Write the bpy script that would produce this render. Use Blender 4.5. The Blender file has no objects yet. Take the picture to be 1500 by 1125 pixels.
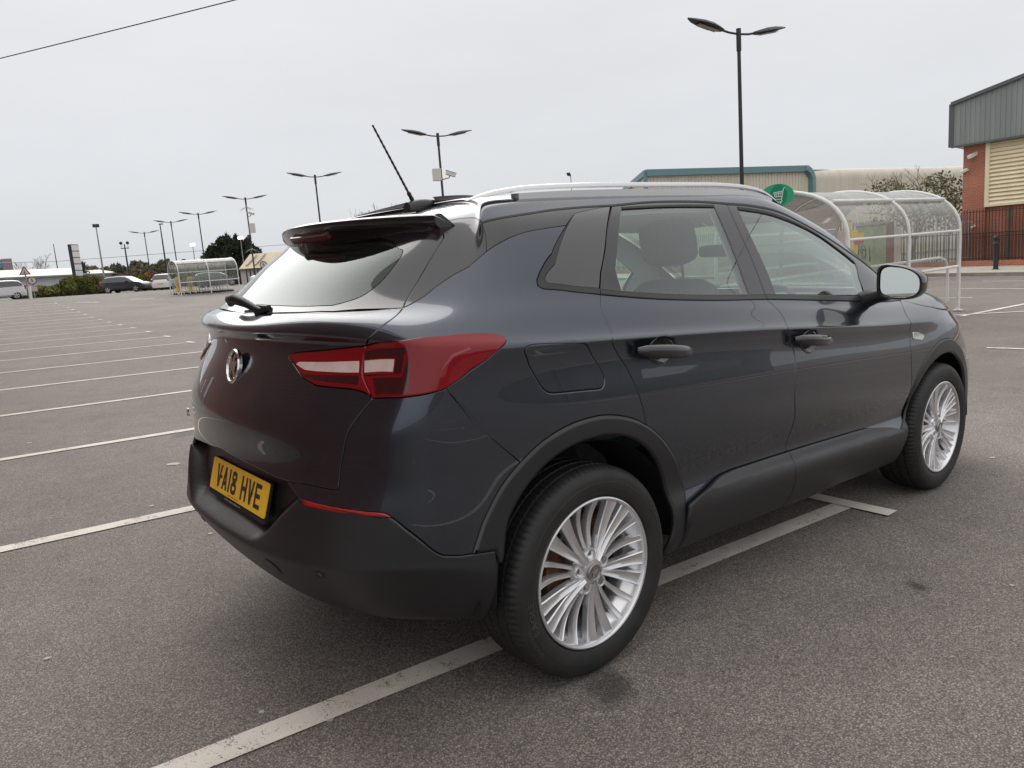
import numpy as np
import bpy, math, random
from mathutils import Vector, Matrix
from mathutils.geometry import delaunay_2d_cdt
random.seed(7)
sc=bpy.context.scene
col=sc.collection
R=math.radians
MATS={}
# ---------------------------------------------------------------- materials
def mat(name,color=(.5,.5,.5),rough=.5,metal=0,coat=0,spec=.5,noise=0,nscale=8,bump=0,bscale=60,emit=None,alpha=None,trans=0,coord='Object',flake=0,rvar=0):
    if name in MATS: return MATS[name]
    m=bpy.data.materials.new(name); m.use_nodes=True; nt=m.node_tree; b=nt.nodes['Principled BSDF']
    b.inputs['Base Color'].default_value=(*color,1); b.inputs['Roughness'].default_value=rough
    b.inputs['Metallic'].default_value=metal; b.inputs['Specular IOR Level'].default_value=spec
    if coat: b.inputs['Coat Weight'].default_value=coat; b.inputs['Coat Roughness'].default_value=.015
    if trans: b.inputs['Transmission Weight'].default_value=trans
    if emit: b.inputs['Emission Color'].default_value=(*emit[:3],1); b.inputs['Emission Strength'].default_value=emit[3]
    tc=nt.nodes.new('ShaderNodeTexCoord')
    if noise or rvar:
        n=nt.nodes.new('ShaderNodeTexNoise'); n.inputs['Scale'].default_value=nscale; n.inputs['Detail'].default_value=6
        nt.links.new(tc.outputs[coord],n.inputs['Vector'])
    if noise:
        r=nt.nodes.new('ShaderNodeMapRange'); r.inputs[1].default_value=.3; r.inputs[2].default_value=.7; r.inputs[3].default_value=1-noise; r.inputs[4].default_value=1+noise
        mx=nt.nodes.new('ShaderNodeVectorMath'); mx.operation='SCALE'; mx.inputs[0].default_value=color
        nt.links.new(n.outputs['Fac'],r.inputs[0]); nt.links.new(r.outputs[0],mx.inputs['Scale']); nt.links.new(mx.outputs[0],b.inputs['Base Color'])
    if rvar:
        r=nt.nodes.new('ShaderNodeMapRange'); r.inputs[1].default_value=.3; r.inputs[2].default_value=.7; r.inputs[3].default_value=rough-rvar; r.inputs[4].default_value=rough+rvar
        nt.links.new(n.outputs['Fac'],r.inputs[0]); nt.links.new(r.outputs[0],b.inputs['Roughness'])
    if bump:
        n2=nt.nodes.new('ShaderNodeTexNoise'); n2.inputs['Scale'].default_value=bscale; n2.inputs['Detail'].default_value=4
        bp=nt.nodes.new('ShaderNodeBump'); bp.inputs['Strength'].default_value=bump; bp.inputs['Distance'].default_value=.01
        nt.links.new(tc.outputs[coord],n2.inputs['Vector']); nt.links.new(n2.outputs['Fac'],bp.inputs['Height']); nt.links.new(bp.outputs[0],b.inputs['Normal'])
    MATS[name]=m; return m
def glassmat(name,tint,ior=1.5,refl=1.0):
    if name in MATS: return MATS[name]
    m=bpy.data.materials.new(name); m.use_nodes=True; nt=m.node_tree
    nt.nodes.remove(nt.nodes['Principled BSDF']); out=nt.nodes['Material Output']
    t=nt.nodes.new('ShaderNodeBsdfTransparent'); t.inputs[0].default_value=(*tint,1)
    g=nt.nodes.new('ShaderNodeBsdfGlossy'); g.inputs['Roughness'].default_value=.01; g.inputs[0].default_value=(.95,1,.98,1)
    f0=((ior-1)/(ior+1))**2
    lw=nt.nodes.new('ShaderNodeLayerWeight'); pw=nt.nodes.new('ShaderNodeMath'); pw.operation='POWER'; pw.inputs[1].default_value=5; nt.links.new(lw.outputs['Facing'],pw.inputs[0])
    f=nt.nodes.new('ShaderNodeMath'); f.operation='MULTIPLY_ADD'; f.inputs[1].default_value=1-f0; f.inputs[2].default_value=f0; nt.links.new(pw.outputs[0],f.inputs[0])
    ml=nt.nodes.new('ShaderNodeMath'); ml.operation='MULTIPLY'; ml.inputs[1].default_value=refl; ml.use_clamp=True
    mx=nt.nodes.new('ShaderNodeMixShader')
    nt.links.new(f.outputs[0],ml.inputs[0]); nt.links.new(ml.outputs[0],mx.inputs[0]); nt.links.new(t.outputs[0],mx.inputs[1]); nt.links.new(g.outputs[0],mx.inputs[2]); nt.links.new(mx.outputs[0],out.inputs[0])
    MATS[name]=m; return m
# ---------------------------------------------------------------- objects
def tag(o,label=None,cat=None,group=None,kind=None):
    if label: o['label']=label
    if cat: o['category']=cat
    if group: o['group']=group
    if kind: o['kind']=kind
    return o
def thing(name,label,cat,loc=(0,0,0),rz=0,group=None):
    o=bpy.data.objects.new(name,None); col.objects.link(o); o.location=loc; o.rotation_euler=(0,0,rz); o.empty_display_size=.2
    return tag(o,label,cat,group)
def link(name,me,m,parent=None):
    if m is not None and not me.materials:
        for x in (m if isinstance(m,(list,tuple)) else [m]): me.materials.append(x)
    o=bpy.data.objects.new(name,me); col.objects.link(o)
    if parent is not None: o.parent=parent
    return o
class MB:
    def __init__(s): s.v=[];s.f=[];s.m=[];s.sm=[]
    def add(s,V,F,mi=0,smooth=False):
        b=len(s.v); s.v+= [tuple(float(c) for c in x) for x in V]; s.f+= [tuple(b+i for i in f) for f in F]; s.m+=[mi]*len(F); s.sm+=[smooth]*len(F); return s
    def box(s,c,d,rot=None,mi=0):
        V=[]
        for sx in (-.5,.5):
            for sy in (-.5,.5):
                for sz in (-.5,.5):
                    p=Vector((sx*d[0],sy*d[1],sz*d[2]))
                    if rot is not None: p=rot@p
                    V.append((p.x+c[0],p.y+c[1],p.z+c[2]))
        return s.add(V,[(0,1,3,2),(4,6,7,5),(0,4,5,1),(2,3,7,6),(0,2,6,4),(1,5,7,3)],mi)
    def bar(s,a,b,w,h=None,mi=0):
        a=Vector(a);b=Vector(b);d=b-a
        q=d.to_track_quat('X','Z').to_matrix(); return s.box((a+b)/2,(d.length,w,h or w),q,mi)
    def tube(s,pts,r,n=8,caps=True,mi=0,smooth=True,closed=False):
        pts=[Vector(p) for p in pts]; k=len(pts); rr=r if isinstance(r,(list,tuple)) else [r]*k; V=[];F=[]
        up=None
        for i,p in enumerate(pts):
            if closed: d=pts[(i+1)%k]-pts[i-1]
            else: d=pts[min(i+1,k-1)]-pts[max(i-1,0)]
            d.normalize()
            if up is None: up=Vector((0,0,1)) if abs(d.z)<.9 else Vector((1,0,0))
            x=up-d*up.dot(d); x.normalize(); up=x; y=d.cross(x)
            for j in range(n):
                a=2*math.pi*j/n; V.append(p+x*math.cos(a)*rr[i]+y*math.sin(a)*rr[i])
        for i in range(k if closed else k-1):
            for j in range(n):
                a=i*n+j;b=i*n+(j+1)%n;c=((i+1)%k)*n; F.append((a,b,c+(j+1)%n,c+j))
        if caps and not closed: F.append(tuple(range(n))[::-1]); F.append(tuple((k-1)*n+j for j in range(n)))
        return s.add(V,F,mi,smooth)
    def prism(s,poly,axis,a,b,mi=0):
        # poly: 2D points in the two other axes, extruded along axis from a to b
        n=len(poly)
        def P(q,t):
            return {0:(t,q[0],q[1]),1:(q[0],t,q[1]),2:(q[0],q[1],t)}[axis]
        V=[P(q,a) for q in poly]+[P(q,b) for q in poly]
        F=[tuple(range(n))[::-1],tuple(range(n,2*n))]+[(i,(i+1)%n,n+(i+1)%n,n+i) for i in range(n)]
        return s.add(V,F,mi)
    def lathe(s,prof,n=48,axis=1,c=(0,0,0),mi=0,mod=None,closed=False):
        # prof: (radius, height along axis)
        k=len(prof);V=[];F=[]
        for j in range(n):
            a=2*math.pi*j/n
            for i,(r,h) in enumerate(prof):
                if mod: r=mod(i,j,r)
                x,y=r*math.cos(a),r*math.sin(a)
                q={0:(h,x,y),1:(x,h,y),2:(x,y,h)}[axis]; V.append((q[0]+c[0],q[1]+c[1],q[2]+c[2]))
        for j in range(n):
            for i in range(k if closed else k-1):
                i2=(i+1)%k; F.append((j*k+i,j*k+i2,((j+1)%n)*k+i2,((j+1)%n)*k+i))
        return s.add(V,F,mi,True)
    def build(s,name,m,parent=None,bevel=0,sharp=None,fix=True):
        me=bpy.data.meshes.new(name); me.from_pydata(s.v,[],s.f)
        me.polygons.foreach_set('material_index',s.m); me.polygons.foreach_set('use_smooth',s.sm)
        me.update()
        if fix:
            import bmesh
            bm=bmesh.new(); bm.from_mesh(me); bmesh.ops.recalc_face_normals(bm,faces=bm.faces[:])
            if bevel: bmesh.ops.bevel(bm,geom=[e for e in bm.edges if len(e.link_faces)==2 and e.calc_face_angle(0)>.5],offset=bevel,segments=2,affect='EDGES',profile=.6,clamp_overlap=True)
            bm.to_mesh(me); bm.free()
        if any(s.sm) and sharp is None: sharp=40
        o=link(name,me,m,parent)
        if sharp:
            try: me.set_sharp_from_angle(angle=R(sharp))
            except Exception: pass
        return o
def copy_tree(o,parent=None,loc=None,rz=None,label=None):
    kids=list(o.children)
    c=o.copy(); col.objects.link(c); c.parent=parent
    if loc is not None: c.location=loc
    if rz is not None: c.rotation_euler=(0,0,rz)
    if label: c['label']=label
    for ch in kids: copy_tree(ch,c)
    return c
def text_geo(body,size=1,extrude=0,align='CENTER'):
    cu=bpy.data.curves.new('lettering','FONT'); cu.body=body; cu.size=size; cu.extrude=extrude; cu.align_x=align; cu.align_y='CENTER'; cu.resolution_u=3
    o=bpy.data.objects.new('lettering',cu); col.objects.link(o)
    dg=bpy.context.evaluated_depsgraph_get(); me=o.evaluated_get(dg).to_mesh()
    V=[tuple(v.co) for v in me.vertices]; F=[tuple(p.vertices) for p in me.polygons]
    bpy.data.objects.remove(o); bpy.data.curves.remove(cu)
    return V,F
def sm(t):
    t=np.clip(t,0,1); return t*t*(3-2*t)
# the car park falls gently; its plane near the car in world axes
GM=Matrix(((0.99979817,0.0000982541,0.02008996),(0.0000982541,0.99995217,-0.00978019),(-0.02008996,0.00978019,0.99975034)))
GN=(0.02008996,-0.00978019,0.99975034)
def gz(X,Y):
    r=np.hypot(X,Y)+1e-9; s=np.where(r<40,r,40+20*np.tanh((r-40)/20))/r
    return -(GN[0]*X+GN[1]*Y)/GN[2]*s+.28*sm((Y-30)/17)+.32*sm((Y-47)/10)
def G0(x,y,dz=0): return (x,y,float(gz(x,y))+dz)
# control rows from the underside of the bumper / sill (0) up to the roof centre line (19);
# columns run from the rear centre, round the right hand corner, along the side to the nose
ROWS=[
[(-0.7,0,0.33),(-0.67,-0.4,0.33),(-0.55,-0.62,0.32),(-0.4,-0.76,0.31),(0,-0.8,0.25),(1.1,-0.8,0.22),(2.15,-0.8,0.22),(2.85,-0.8,0.22),(3.28,-0.68,0.22),(3.45,-0.42,0.22),(3.5,0,0.22)],
[(-0.775,0,0.36),(-0.748,-0.42,0.36),(-0.632,-0.68,0.35),(-0.445,-0.83,0.34),(0,-0.875,0.28),(1.1,-0.858,0.265),(2.15,-0.855,0.25),(2.85,-0.87,0.25),(3.33,-0.73,0.25),(3.52,-0.42,0.25),(3.57,0,0.25)],
[(-0.88,0,0.505),(-0.843,-0.44,0.502),(-0.716,-0.72,0.499),(-0.52,-0.885,0.496),(0,-0.915,0.36),(1.1,-0.902,0.36),(2.15,-0.9,0.34),(2.85,-0.905,0.34),(3.37,-0.76,0.33),(3.56,-0.42,0.33),(3.61,0,0.33)],
[(-0.886,0,0.552),(-0.85,-0.45,0.549),(-0.722,-0.74,0.546),(-0.523,-0.89,0.543),(0,-0.915,0.47),(1.1,-0.916,0.452),(2.15,-0.915,0.425),(2.85,-0.905,0.44),(3.39,-0.77,0.44),(3.58,-0.42,0.44),(3.63,0,0.44)],
[(-0.875,0,0.68),(-0.83,-0.45,0.68),(-0.7,-0.745,0.67),(-0.525,-0.89,0.66),(0,-0.905,0.57),(1.1,-0.876,0.522),(2.15,-0.873,0.484),(2.85,-0.905,0.54),(3.385,-0.77,0.54),(3.58,-0.42,0.54),(3.62,0,0.54)],
[(-0.85,0,0.78),(-0.8,-0.46,0.78),(-0.68,-0.745,0.78),(-0.52,-0.885,0.77),(0,-0.915,0.7),(1.1,-0.913,0.66),(2.15,-0.903,0.62),(2.85,-0.91,0.64),(3.37,-0.77,0.62),(3.56,-0.42,0.62),(3.6,0,0.62)],
[(-0.855,0,0.89),(-0.8,-0.46,0.89),(-0.675,-0.745,0.89),(-0.53,-0.88,0.88),(0,-0.922,0.82),(1.1,-0.924,0.78),(2.15,-0.912,0.74),(2.85,-0.91,0.74),(3.34,-0.76,0.7),(3.54,-0.42,0.7),(3.59,0,0.7)],
[(-0.835,0,0.97),(-0.78,-0.46,0.97),(-0.655,-0.745,0.97),(-0.53,-0.875,0.97),(0,-0.915,0.93),(1.1,-0.917,0.88),(2.15,-0.905,0.83),(2.85,-0.9,0.815),(3.3,-0.75,0.78),(3.52,-0.42,0.78),(3.56,0,0.78)],
[(-0.79,0,1.07),(-0.73,-0.46,1.07),(-0.62,-0.74,1.07),(-0.51,-0.875,1.05),(0,-0.898,1.055),(1.1,-0.902,0.99),(2.15,-0.891,0.915),(2.85,-0.885,0.89),(3.27,-0.73,0.85),(3.48,-0.42,0.855),(3.52,0,0.86)],
[(-0.755,0,1.15),(-0.7,-0.45,1.15),(-0.61,-0.73,1.145),(-0.495,-0.87,1.13),(0,-0.908,1.1),(1.1,-0.914,1.035),(2.15,-0.9,0.955),(2.85,-0.86,0.945),(3.22,-0.7,0.91),(3.42,-0.42,0.92),(3.46,0,0.92)],
[(-0.775,0,1.182),(-0.73,-0.45,1.182),(-0.623,-0.725,1.168),(-0.48,-0.855,1.16),(0,-0.885,1.125),(1.1,-0.895,1.06),(2.15,-0.875,0.985),(2.85,-0.82,1.015),(3.15,-0.66,0.99),(3.3,-0.42,0.98),(3.35,0,0.985)],
[(-0.73,0,1.222),(-0.705,-0.44,1.222),(-0.595,-0.7,1.211),(-0.44,-0.82,1.2),(0,-0.85,1.19),(1.1,-0.86,1.115),(2.15,-0.83,1.04),(2.8,-0.75,1.065),(3,-0.62,1.055),(3.05,-0.4,1.07),(3.1,0,1.06)],
[(-0.69,0,1.245),(-0.665,-0.43,1.24),(-0.54,-0.68,1.235),(-0.38,-0.78,1.24),(0,-0.815,1.25),(1.1,-0.83,1.16),(2.15,-0.8,1.075),(2.66,-0.69,1.1),(2.72,-0.58,1.11),(2.72,-0.36,1.105),(2.72,0,1.11)],
[(-0.62,0,1.3),(-0.585,-0.42,1.295),(-0.46,-0.645,1.295),(-0.32,-0.735,1.3),(0,-0.785,1.32),(1.1,-0.79,1.25),(2.16,-0.755,1.185),(2.47,-0.665,1.16),(2.54,-0.56,1.13),(2.58,-0.34,1.14),(2.62,0,1.145)],
[(-0.51,0,1.39),(-0.475,-0.42,1.385),(-0.375,-0.6,1.385),(-0.25,-0.685,1.39),(0,-0.745,1.41),(1.1,-0.735,1.38),(2,-0.7,1.335),(2.2,-0.62,1.3),(2.28,-0.53,1.25),(2.34,-0.32,1.25),(2.37,0,1.26)],
[(-0.425,0,1.46),(-0.38,-0.4,1.455),(-0.305,-0.565,1.455),(-0.2,-0.64,1.46),(0,-0.705,1.485),(1.1,-0.68,1.505),(1.78,-0.655,1.455),(1.95,-0.585,1.435),(2.03,-0.5,1.38),(2.08,-0.3,1.38),(2.1,0,1.39)],
[(-0.36,0,1.515),(-0.325,-0.38,1.51),(-0.255,-0.53,1.5),(-0.158,-0.603,1.507),(0,-0.655,1.53),(1.1,-0.635,1.575),(1.55,-0.61,1.55),(1.7,-0.55,1.535),(1.8,-0.46,1.525),(1.85,-0.28,1.52),(1.88,0,1.52)],
[(-0.25,0,1.518),(-0.25,-0.34,1.517),(-0.2,-0.465,1.527),(-0.11,-0.535,1.546),(0.03,-0.56,1.578),(1,-0.54,1.61),(1.4,-0.52,1.6),(1.52,-0.46,1.585),(1.6,-0.36,1.58),(1.65,-0.2,1.575),(1.67,0,1.575)],
[(-0.175,0,1.533),(-0.165,-0.2,1.538),(-0.125,-0.3,1.554),(-0.03,-0.32,1.576),(0.1,-0.29,1.6),(0.95,-0.28,1.625),(1.3,-0.27,1.6),(1.4,-0.24,1.59),(1.45,-0.18,1.585),(1.48,-0.1,1.585),(1.5,0,1.585)],
[(-0.12,0,1.544),(-0.06,0,1.556),(0,0,1.572),(0.05,0,1.59),(0.15,0,1.605),(0.9,0,1.63),(1.25,0,1.61),(1.33,0,1.6),(1.38,0,1.595),(1.42,0,1.595),(1.45,0,1.595)],
]
NET=np.array(ROWS,float)
NV,NU=NET.shape[:2]
def ghost(N):
    m=np.array([1,-1,1.])
    N=np.concatenate([N[:,1:2]*m,N,N[:,-2:-1]*m],1)
    return np.concatenate([2*N[:1]-N[1:2],N,2*N[-1:]-N[-2:-1]],0)
def bs(t):
    return np.stack([(1-t)**3,3*t**3-6*t**2+4,-3*t**3+3*t**2+3*t+1,t**3],-1)/6
def dbs(t):
    return np.stack([-(1-t)**2,3*t**2-4*t,-3*t**2+2*t+1,t**2],-1)/2
def evalg(G,u,v,du=False,dv=False):
    u=np.asarray(u,float);v=np.asarray(v,float)
    iu=np.clip(np.floor(u).astype(int),0,NU-2);iv=np.clip(np.floor(v).astype(int),0,NV-2)
    bu=(dbs if du else bs)(u-iu);bv=(dbs if dv else bs)(v-iv)
    r=0
    for a in range(4):
        for b in range(4):
            r=r+G[iv+a,iu+b]*(bv[...,a]*bu[...,b])[...,None]
    return r
def fit(N,it=4):
    P=N.copy();UU,VV=np.meshgrid(np.arange(NU),np.arange(NV))
    for k in range(it):
        P=P+(N-evalg(ghost(P),UU,VV))
        P[:,0,1]=0;P[:,-1,1]=0;P[-1,:,1]=0
    return ghost(P)
G=fit(NET)
def S(u,v): return evalg(G,u,v)
def Nrm(u,v):
    a=evalg(G,u,v,du=True);b=evalg(G,u,v,dv=True)
    n=np.cross(a,b); l=np.linalg.norm(n,axis=-1,keepdims=True)
    return n/np.maximum(l,1e-9)
EDGES={
'gA':[(2.895,17.514),(3.086,16.105),(3.381,15.329)],
'gA2':[(3.381,15.329),(3.396,14.541),(3.389,13.908)],
'gB':[(3.389,13.908),(2.695,13.372),(2.262,12.628),(2.084,12.204)],
'gC':[(2.084,12.204),(2.1,11.131),(1.976,10.397),(1.742,8.98)],
'gL':[(1.742,8.98),(1.708,8.041),(1.913,7.381)],
'gD':[(1.913,7.381),(1.777,6.851),(1.687,6.293),(1.629,5.681),(1.578,5.201),(1.565,4.711)],
'gE':[(1.565,4.711),(1.473,4.684),(1.214,4.715),(0.977,4.697)],
'gF':[(0.977,4.697),(0.807,4.742),(0.548,4.869),(0,5.05)],
'gl':[(2.084,12.204),(1.781,11.914),(1.467,11.504),(1.153,11.115),(0.778,10.929),(0,11.35)],
'earL':[(2.084,12.204),(2.046,12.675),(2.089,13.545),(2.214,14.773)],
'earT':[(2.214,14.773),(2.009,15.729)],
'earTop':[(2.009,15.729),(2.436,16),(3.381,15.329)],
'glTop':[(2.009,15.729),(1,15.2),(0,15.3)],
'lampInT':[(1.742,8.98),(1.225,8.704),(0.827,8.517),(0.772,8.428)],
'lampInB':[(0.772,8.428),(0.935,8.037),(1.074,7.778),(1.182,7.66)],
'lampInB2':[(1.182,7.66),(1.349,7.629),(1.619,7.592),(1.786,7.517),(1.913,7.381)],
'lampT':[(1.742,8.98),(2.313,9.723),(2.958,10.168),(3.318,10.289),(3.451,10.208),(3.521,10.042),(3.538,9.831)],
'lampB':[(3.538,9.831),(3.509,9.288),(3.405,8.56),(3.221,8.097),(3.027,7.724)],
'lampB2':[(3.027,7.724),(2.809,7.586),(2.406,7.466),(1.913,7.381)],
'accL':[(3.389,13.908),(3.635,14.171),(3.753,14.323),(3.942,14.524),(4.132,14.654)],
'qwR':[(4.132,14.654),(3.997,13.622),(3.859,12.695)],
'qwB':[(3.859,12.695),(3.856,12.421),(3.884,12.271)],
'qwB2':[(3.884,12.271),(4.047,12.087),(4.178,11.933)],
'rdR':[(4.178,11.933),(4.146,10.999),(4.147,10.134),(4.122,8.831),(4.187,7.61),(4.223,7.02),(4.246,6.342),(4.255,5.901)],
'archT':[(4.255,5.901),(4.21,6.115),(4.104,6.384),(3.992,6.418),(3.873,6.279),(3.744,5.969),(3.583,5.432)],
'bq':[(3.583,5.432),(3.431,6.248),(3.273,6.988),(3.027,7.724)],
'archL':[(3.583,5.432),(3.447,4.895),(3.291,4.065),(3.157,3.191)],
'archR':[(4.455,3.087),(4.468,3.71),(4.435,4.501),(4.366,5.149),(4.288,5.713),(4.255,5.901)],
'archRB':[(4.423,1.451),(4.444,1.977),(4.448,2.602),(4.455,3.087)],
'archIn':[(3.35,3.237),(3.389,2.756),(3.466,3.913),(3.633,4.902),(3.82,5.548),(3.998,5.814),(4.13,5.743),(4.242,5.325),(4.338,4.541),(4.384,3.493),(4.389,2.454),(4.36,1.451)],
'archBt':[(4.36,1.451),(4.406,1.456),(4.423,1.451)],
'archSeam':[(3.157,3.191),(3.35,3.237)],
'rdTop':[(4.178,11.933),(4.333,11.767),(4.499,11.664),(4.724,11.683),(5.004,11.893)],
'dG':[(5.004,11.893),(5.03,11.25),(5.045,10.504),(5.029,8.911),(5.075,7.47),(5.064,6.63),(5.057,5.716),(5.078,4.919),(5.073,4.291),(5.071,3.894)],
'dG2':[(5.071,3.894),(5.035,2.876),(5.055,1.953),(5.069,0.929)],
'rmT':[(5.071,3.894),(4.886,3.884),(4.725,3.879)],
'rmT2':[(4.725,3.879),(4.646,3.785),(4.56,3.451),(4.455,3.087)],
'rmB':[(5.069,0.929),(4.866,1.131),(4.657,1.326),(4.423,1.451)],
'fdTop':[(5.004,11.893),(5.26,11.96),(5.6,11.972),(5.915,11.899),(6.334,11.439)],
'fG':[(6.334,11.439),(6.18,10.129),(6.164,8.146),(6.144,6.085),(6.178,4.949),(6.175,3.953),(6.004,2.913)],
'fmT':[(6.004,2.913),(5.776,3.771)],
'fmT2':[(5.776,3.771),(5.714,3.88),(5.368,3.911),(5.071,3.894)],
'fmR':[(6.004,2.913),(6.049,1.901),(6.115,0.46)],
'fmB':[(6.115,0.46),(5.715,0.4),(5.413,0.32),(5.069,0.929)],
'faO':[(6.004,2.913),(6.148,3.925),(6.188,4.757),(6.262,5.636),(6.433,6.519),(6.618,7.048),(6.877,7.031),(7.137,6.183),(7.334,4.925),(7.462,3.351),(7.521,1.852)],
'faI':[(6.106,1.147),(6.127,3.261),(6.234,4.839),(6.407,5.706),(6.654,6.16),(6.913,5.946),(7.146,5.106),(7.292,3.751),(7.345,2.412),(7.35,1.287)],
'faR':[(6.106,1.147),(6.115,0.46)],
'faF':[(7.35,1.287),(7.521,1.852)],
'reflT':[(1.149,4.294),(1.509,4.24),(1.88,4.217),(2.169,4.197),(2.263,4.112)],
'reflB':[(2.263,4.112),(1.915,4.093),(1.395,4.117),(1.214,4.15),(1.149,4.294)],
'bmpI':[(0.977,4.697),(1.062,4.478),(1.149,4.294)],
'bmpO':[(2.263,4.112),(2.416,3.926),(2.64,3.618),(2.813,3.296),(2.883,3.203)],
'bmpO2':[(2.883,3.203),(3.019,3.162),(3.157,3.191)],
'bmpArch':[(3.35,3.237),(3.336,1.913),(3.224,1.174)],
'bl':[(3.381,15.329),(3.808,15.443),(4.069,15.63),(4.241,15.717),(4.386,15.719)],
'blB':[(4.386,15.719),(4.561,15.846),(4.795,15.782),(4.988,15.621)],
'blC':[(4.988,15.621),(5.196,15.557),(5.565,15.288),(5.841,14.615),(6.073,13.818),(6.307,13.029),(6.334,11.439)],
'qwF':[(4.386,15.719),(4.286,13.764),(4.19,12.205)],
'trR':[(4.19,12.205),(4.178,11.933)],
'trT':[(4.19,12.205),(4.346,12.065),(4.513,11.994),(4.738,12.041),(4.924,12.142),(5.008,12.196)],
'trT2':[(5.008,12.196),(5.372,12.273),(5.897,12.262),(6.379,11.965)],
'trF':[(6.379,11.965),(6.334,11.439)],
'bp':[(4.988,15.621),(4.994,14.634),(5.005,13.606),(5.008,12.196)],
'bp2':[(5.008,12.196),(5.004,11.893)],
'qgO':[(4.196,15.243),(4.056,13.847),(3.925,12.873)],
'qgO2':[(3.925,12.873),(3.912,12.679),(3.934,12.522)],
'qgB':[(3.934,12.522),(4.059,12.373),(4.186,12.273)],
'qgF':[(4.186,12.273),(4.28,13.764),(4.375,15.607)],
'qgT':[(4.375,15.607),(4.287,15.452),(4.196,15.243)],
'rwT':[(4.421,15.369),(4.644,15.389),(4.896,15.335)],
'rwF':[(4.896,15.335),(4.913,14.092),(4.914,12.214)],
'rwB':[(4.914,12.214),(4.707,12.108),(4.516,12.075),(4.292,12.182)],
'rwR':[(4.292,12.182),(4.303,13.111)],
'rwR2':[(4.303,13.111),(4.363,14.102),(4.421,15.369)],
'fwT':[(5.055,15.239),(5.354,15.078),(5.586,14.788),(5.742,14.418),(5.834,13.943),(5.916,13.496)],
'fwF':[(5.916,13.496),(5.818,12.979),(5.814,12.323)],
'fwB':[(5.814,12.323),(5.374,12.307),(5.077,12.276)],
'fwR':[(5.077,12.276),(5.067,13.739),(5.055,15.239)],
'bonE':[(6.334,11.439),(6.483,10.522),(6.708,9.838),(7.504,9.188)],
'flap':[(3.668,9.043),(3.701,9.165),(3.855,9.127),(3.951,8.916)],
'flap2':[(3.951,8.916),(3.984,8.816),(4.009,8.413),(4.044,7.871),(4.073,7.511),(4.077,7.355),(4.072,7.245)],
'flap3':[(4.072,7.245),(4.06,7.171),(4.042,7.158),(3.916,7.179),(3.807,7.193)],
'flap4':[(3.807,7.193),(3.778,7.242),(3.76,7.319),(3.714,7.728),(3.674,8.23),(3.651,8.68),(3.668,9.043)],
'rgR':[(0,15.05),(1,14.95),(1.38,14.405),(1.481,14.333),(1.536,14.14),(1.541,13.925),(1.524,13.477),(1.476,13.123),(1.396,12.826),(1.247,12.589),(1.139,12.448)],
'rgB':[(1.139,12.448),(0.719,12.361),(0,12.35)],
'cupR':[(4.418,8.027),(4.413,8.271),(4.398,8.58),(4.379,8.924),(4.359,9.053),(4.339,8.813),(4.319,8.461),(4.303,8.172),(4.296,7.951),(4.302,7.783),(4.318,7.661),(4.338,7.588),(4.357,7.568),(4.377,7.605),(4.396,7.697),(4.412,7.838),(4.418,8.027)],
'cupF':[(5.237,7.919),(5.231,8.153),(5.216,8.406),(5.198,8.621),(5.179,8.678),(5.16,8.527),(5.142,8.274),(5.127,8.025),(5.121,7.814),(5.127,7.641),(5.142,7.512),(5.16,7.432),(5.179,7.412),(5.197,7.456),(5.216,7.562),(5.231,7.72),(5.237,7.919)],
}
LAMPUV={
'ci':[(0.919,8.176),(0.942,8.241),(1.263,8.272),(1.651,8.342),(1.669,8.009),(1.434,7.993),(1.142,8.008),(1.039,8.026)],
'co':[(1.729,8.361),(2.201,8.513),(2.182,8.122),(1.745,8.016)],
'd1':[(1.73,8.734),(2.29,9.066),(2.476,9.164),(2.442,8.914),(2.385,8.724),(2.381,8.528),(2.338,8.103),(1.786,7.92),(1.74,7.961),(2.203,8.088),(2.227,8.567),(1.728,8.416)],
'd2':[(1.867,7.876),(2.357,8.012),(2.447,8.689),(2.482,8.465),(2.499,7.63),(2.397,7.538),(1.955,7.462)],
'd3':[(0.987,7.907),(1.132,7.906),(1.685,7.929),(1.703,7.684),(1.341,7.728),(1.166,7.774)],
'g1':[(2.927,8.068),(2.985,8.077),(3.015,8.41),(3.077,8.709),(3.235,9.026),(3.223,9.141),(3.054,8.825),(2.973,8.484)],
'g2':[(1.753,7.971),(2.174,8.052),(2.272,8.125),(2.269,8.174),(2.171,8.094),(1.75,8.004)],
'ind':[(6.202,7.921),(6.279,7.842),(6.341,7.662),(6.34,7.448),(6.304,7.329),(6.201,7.46)],
}
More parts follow.
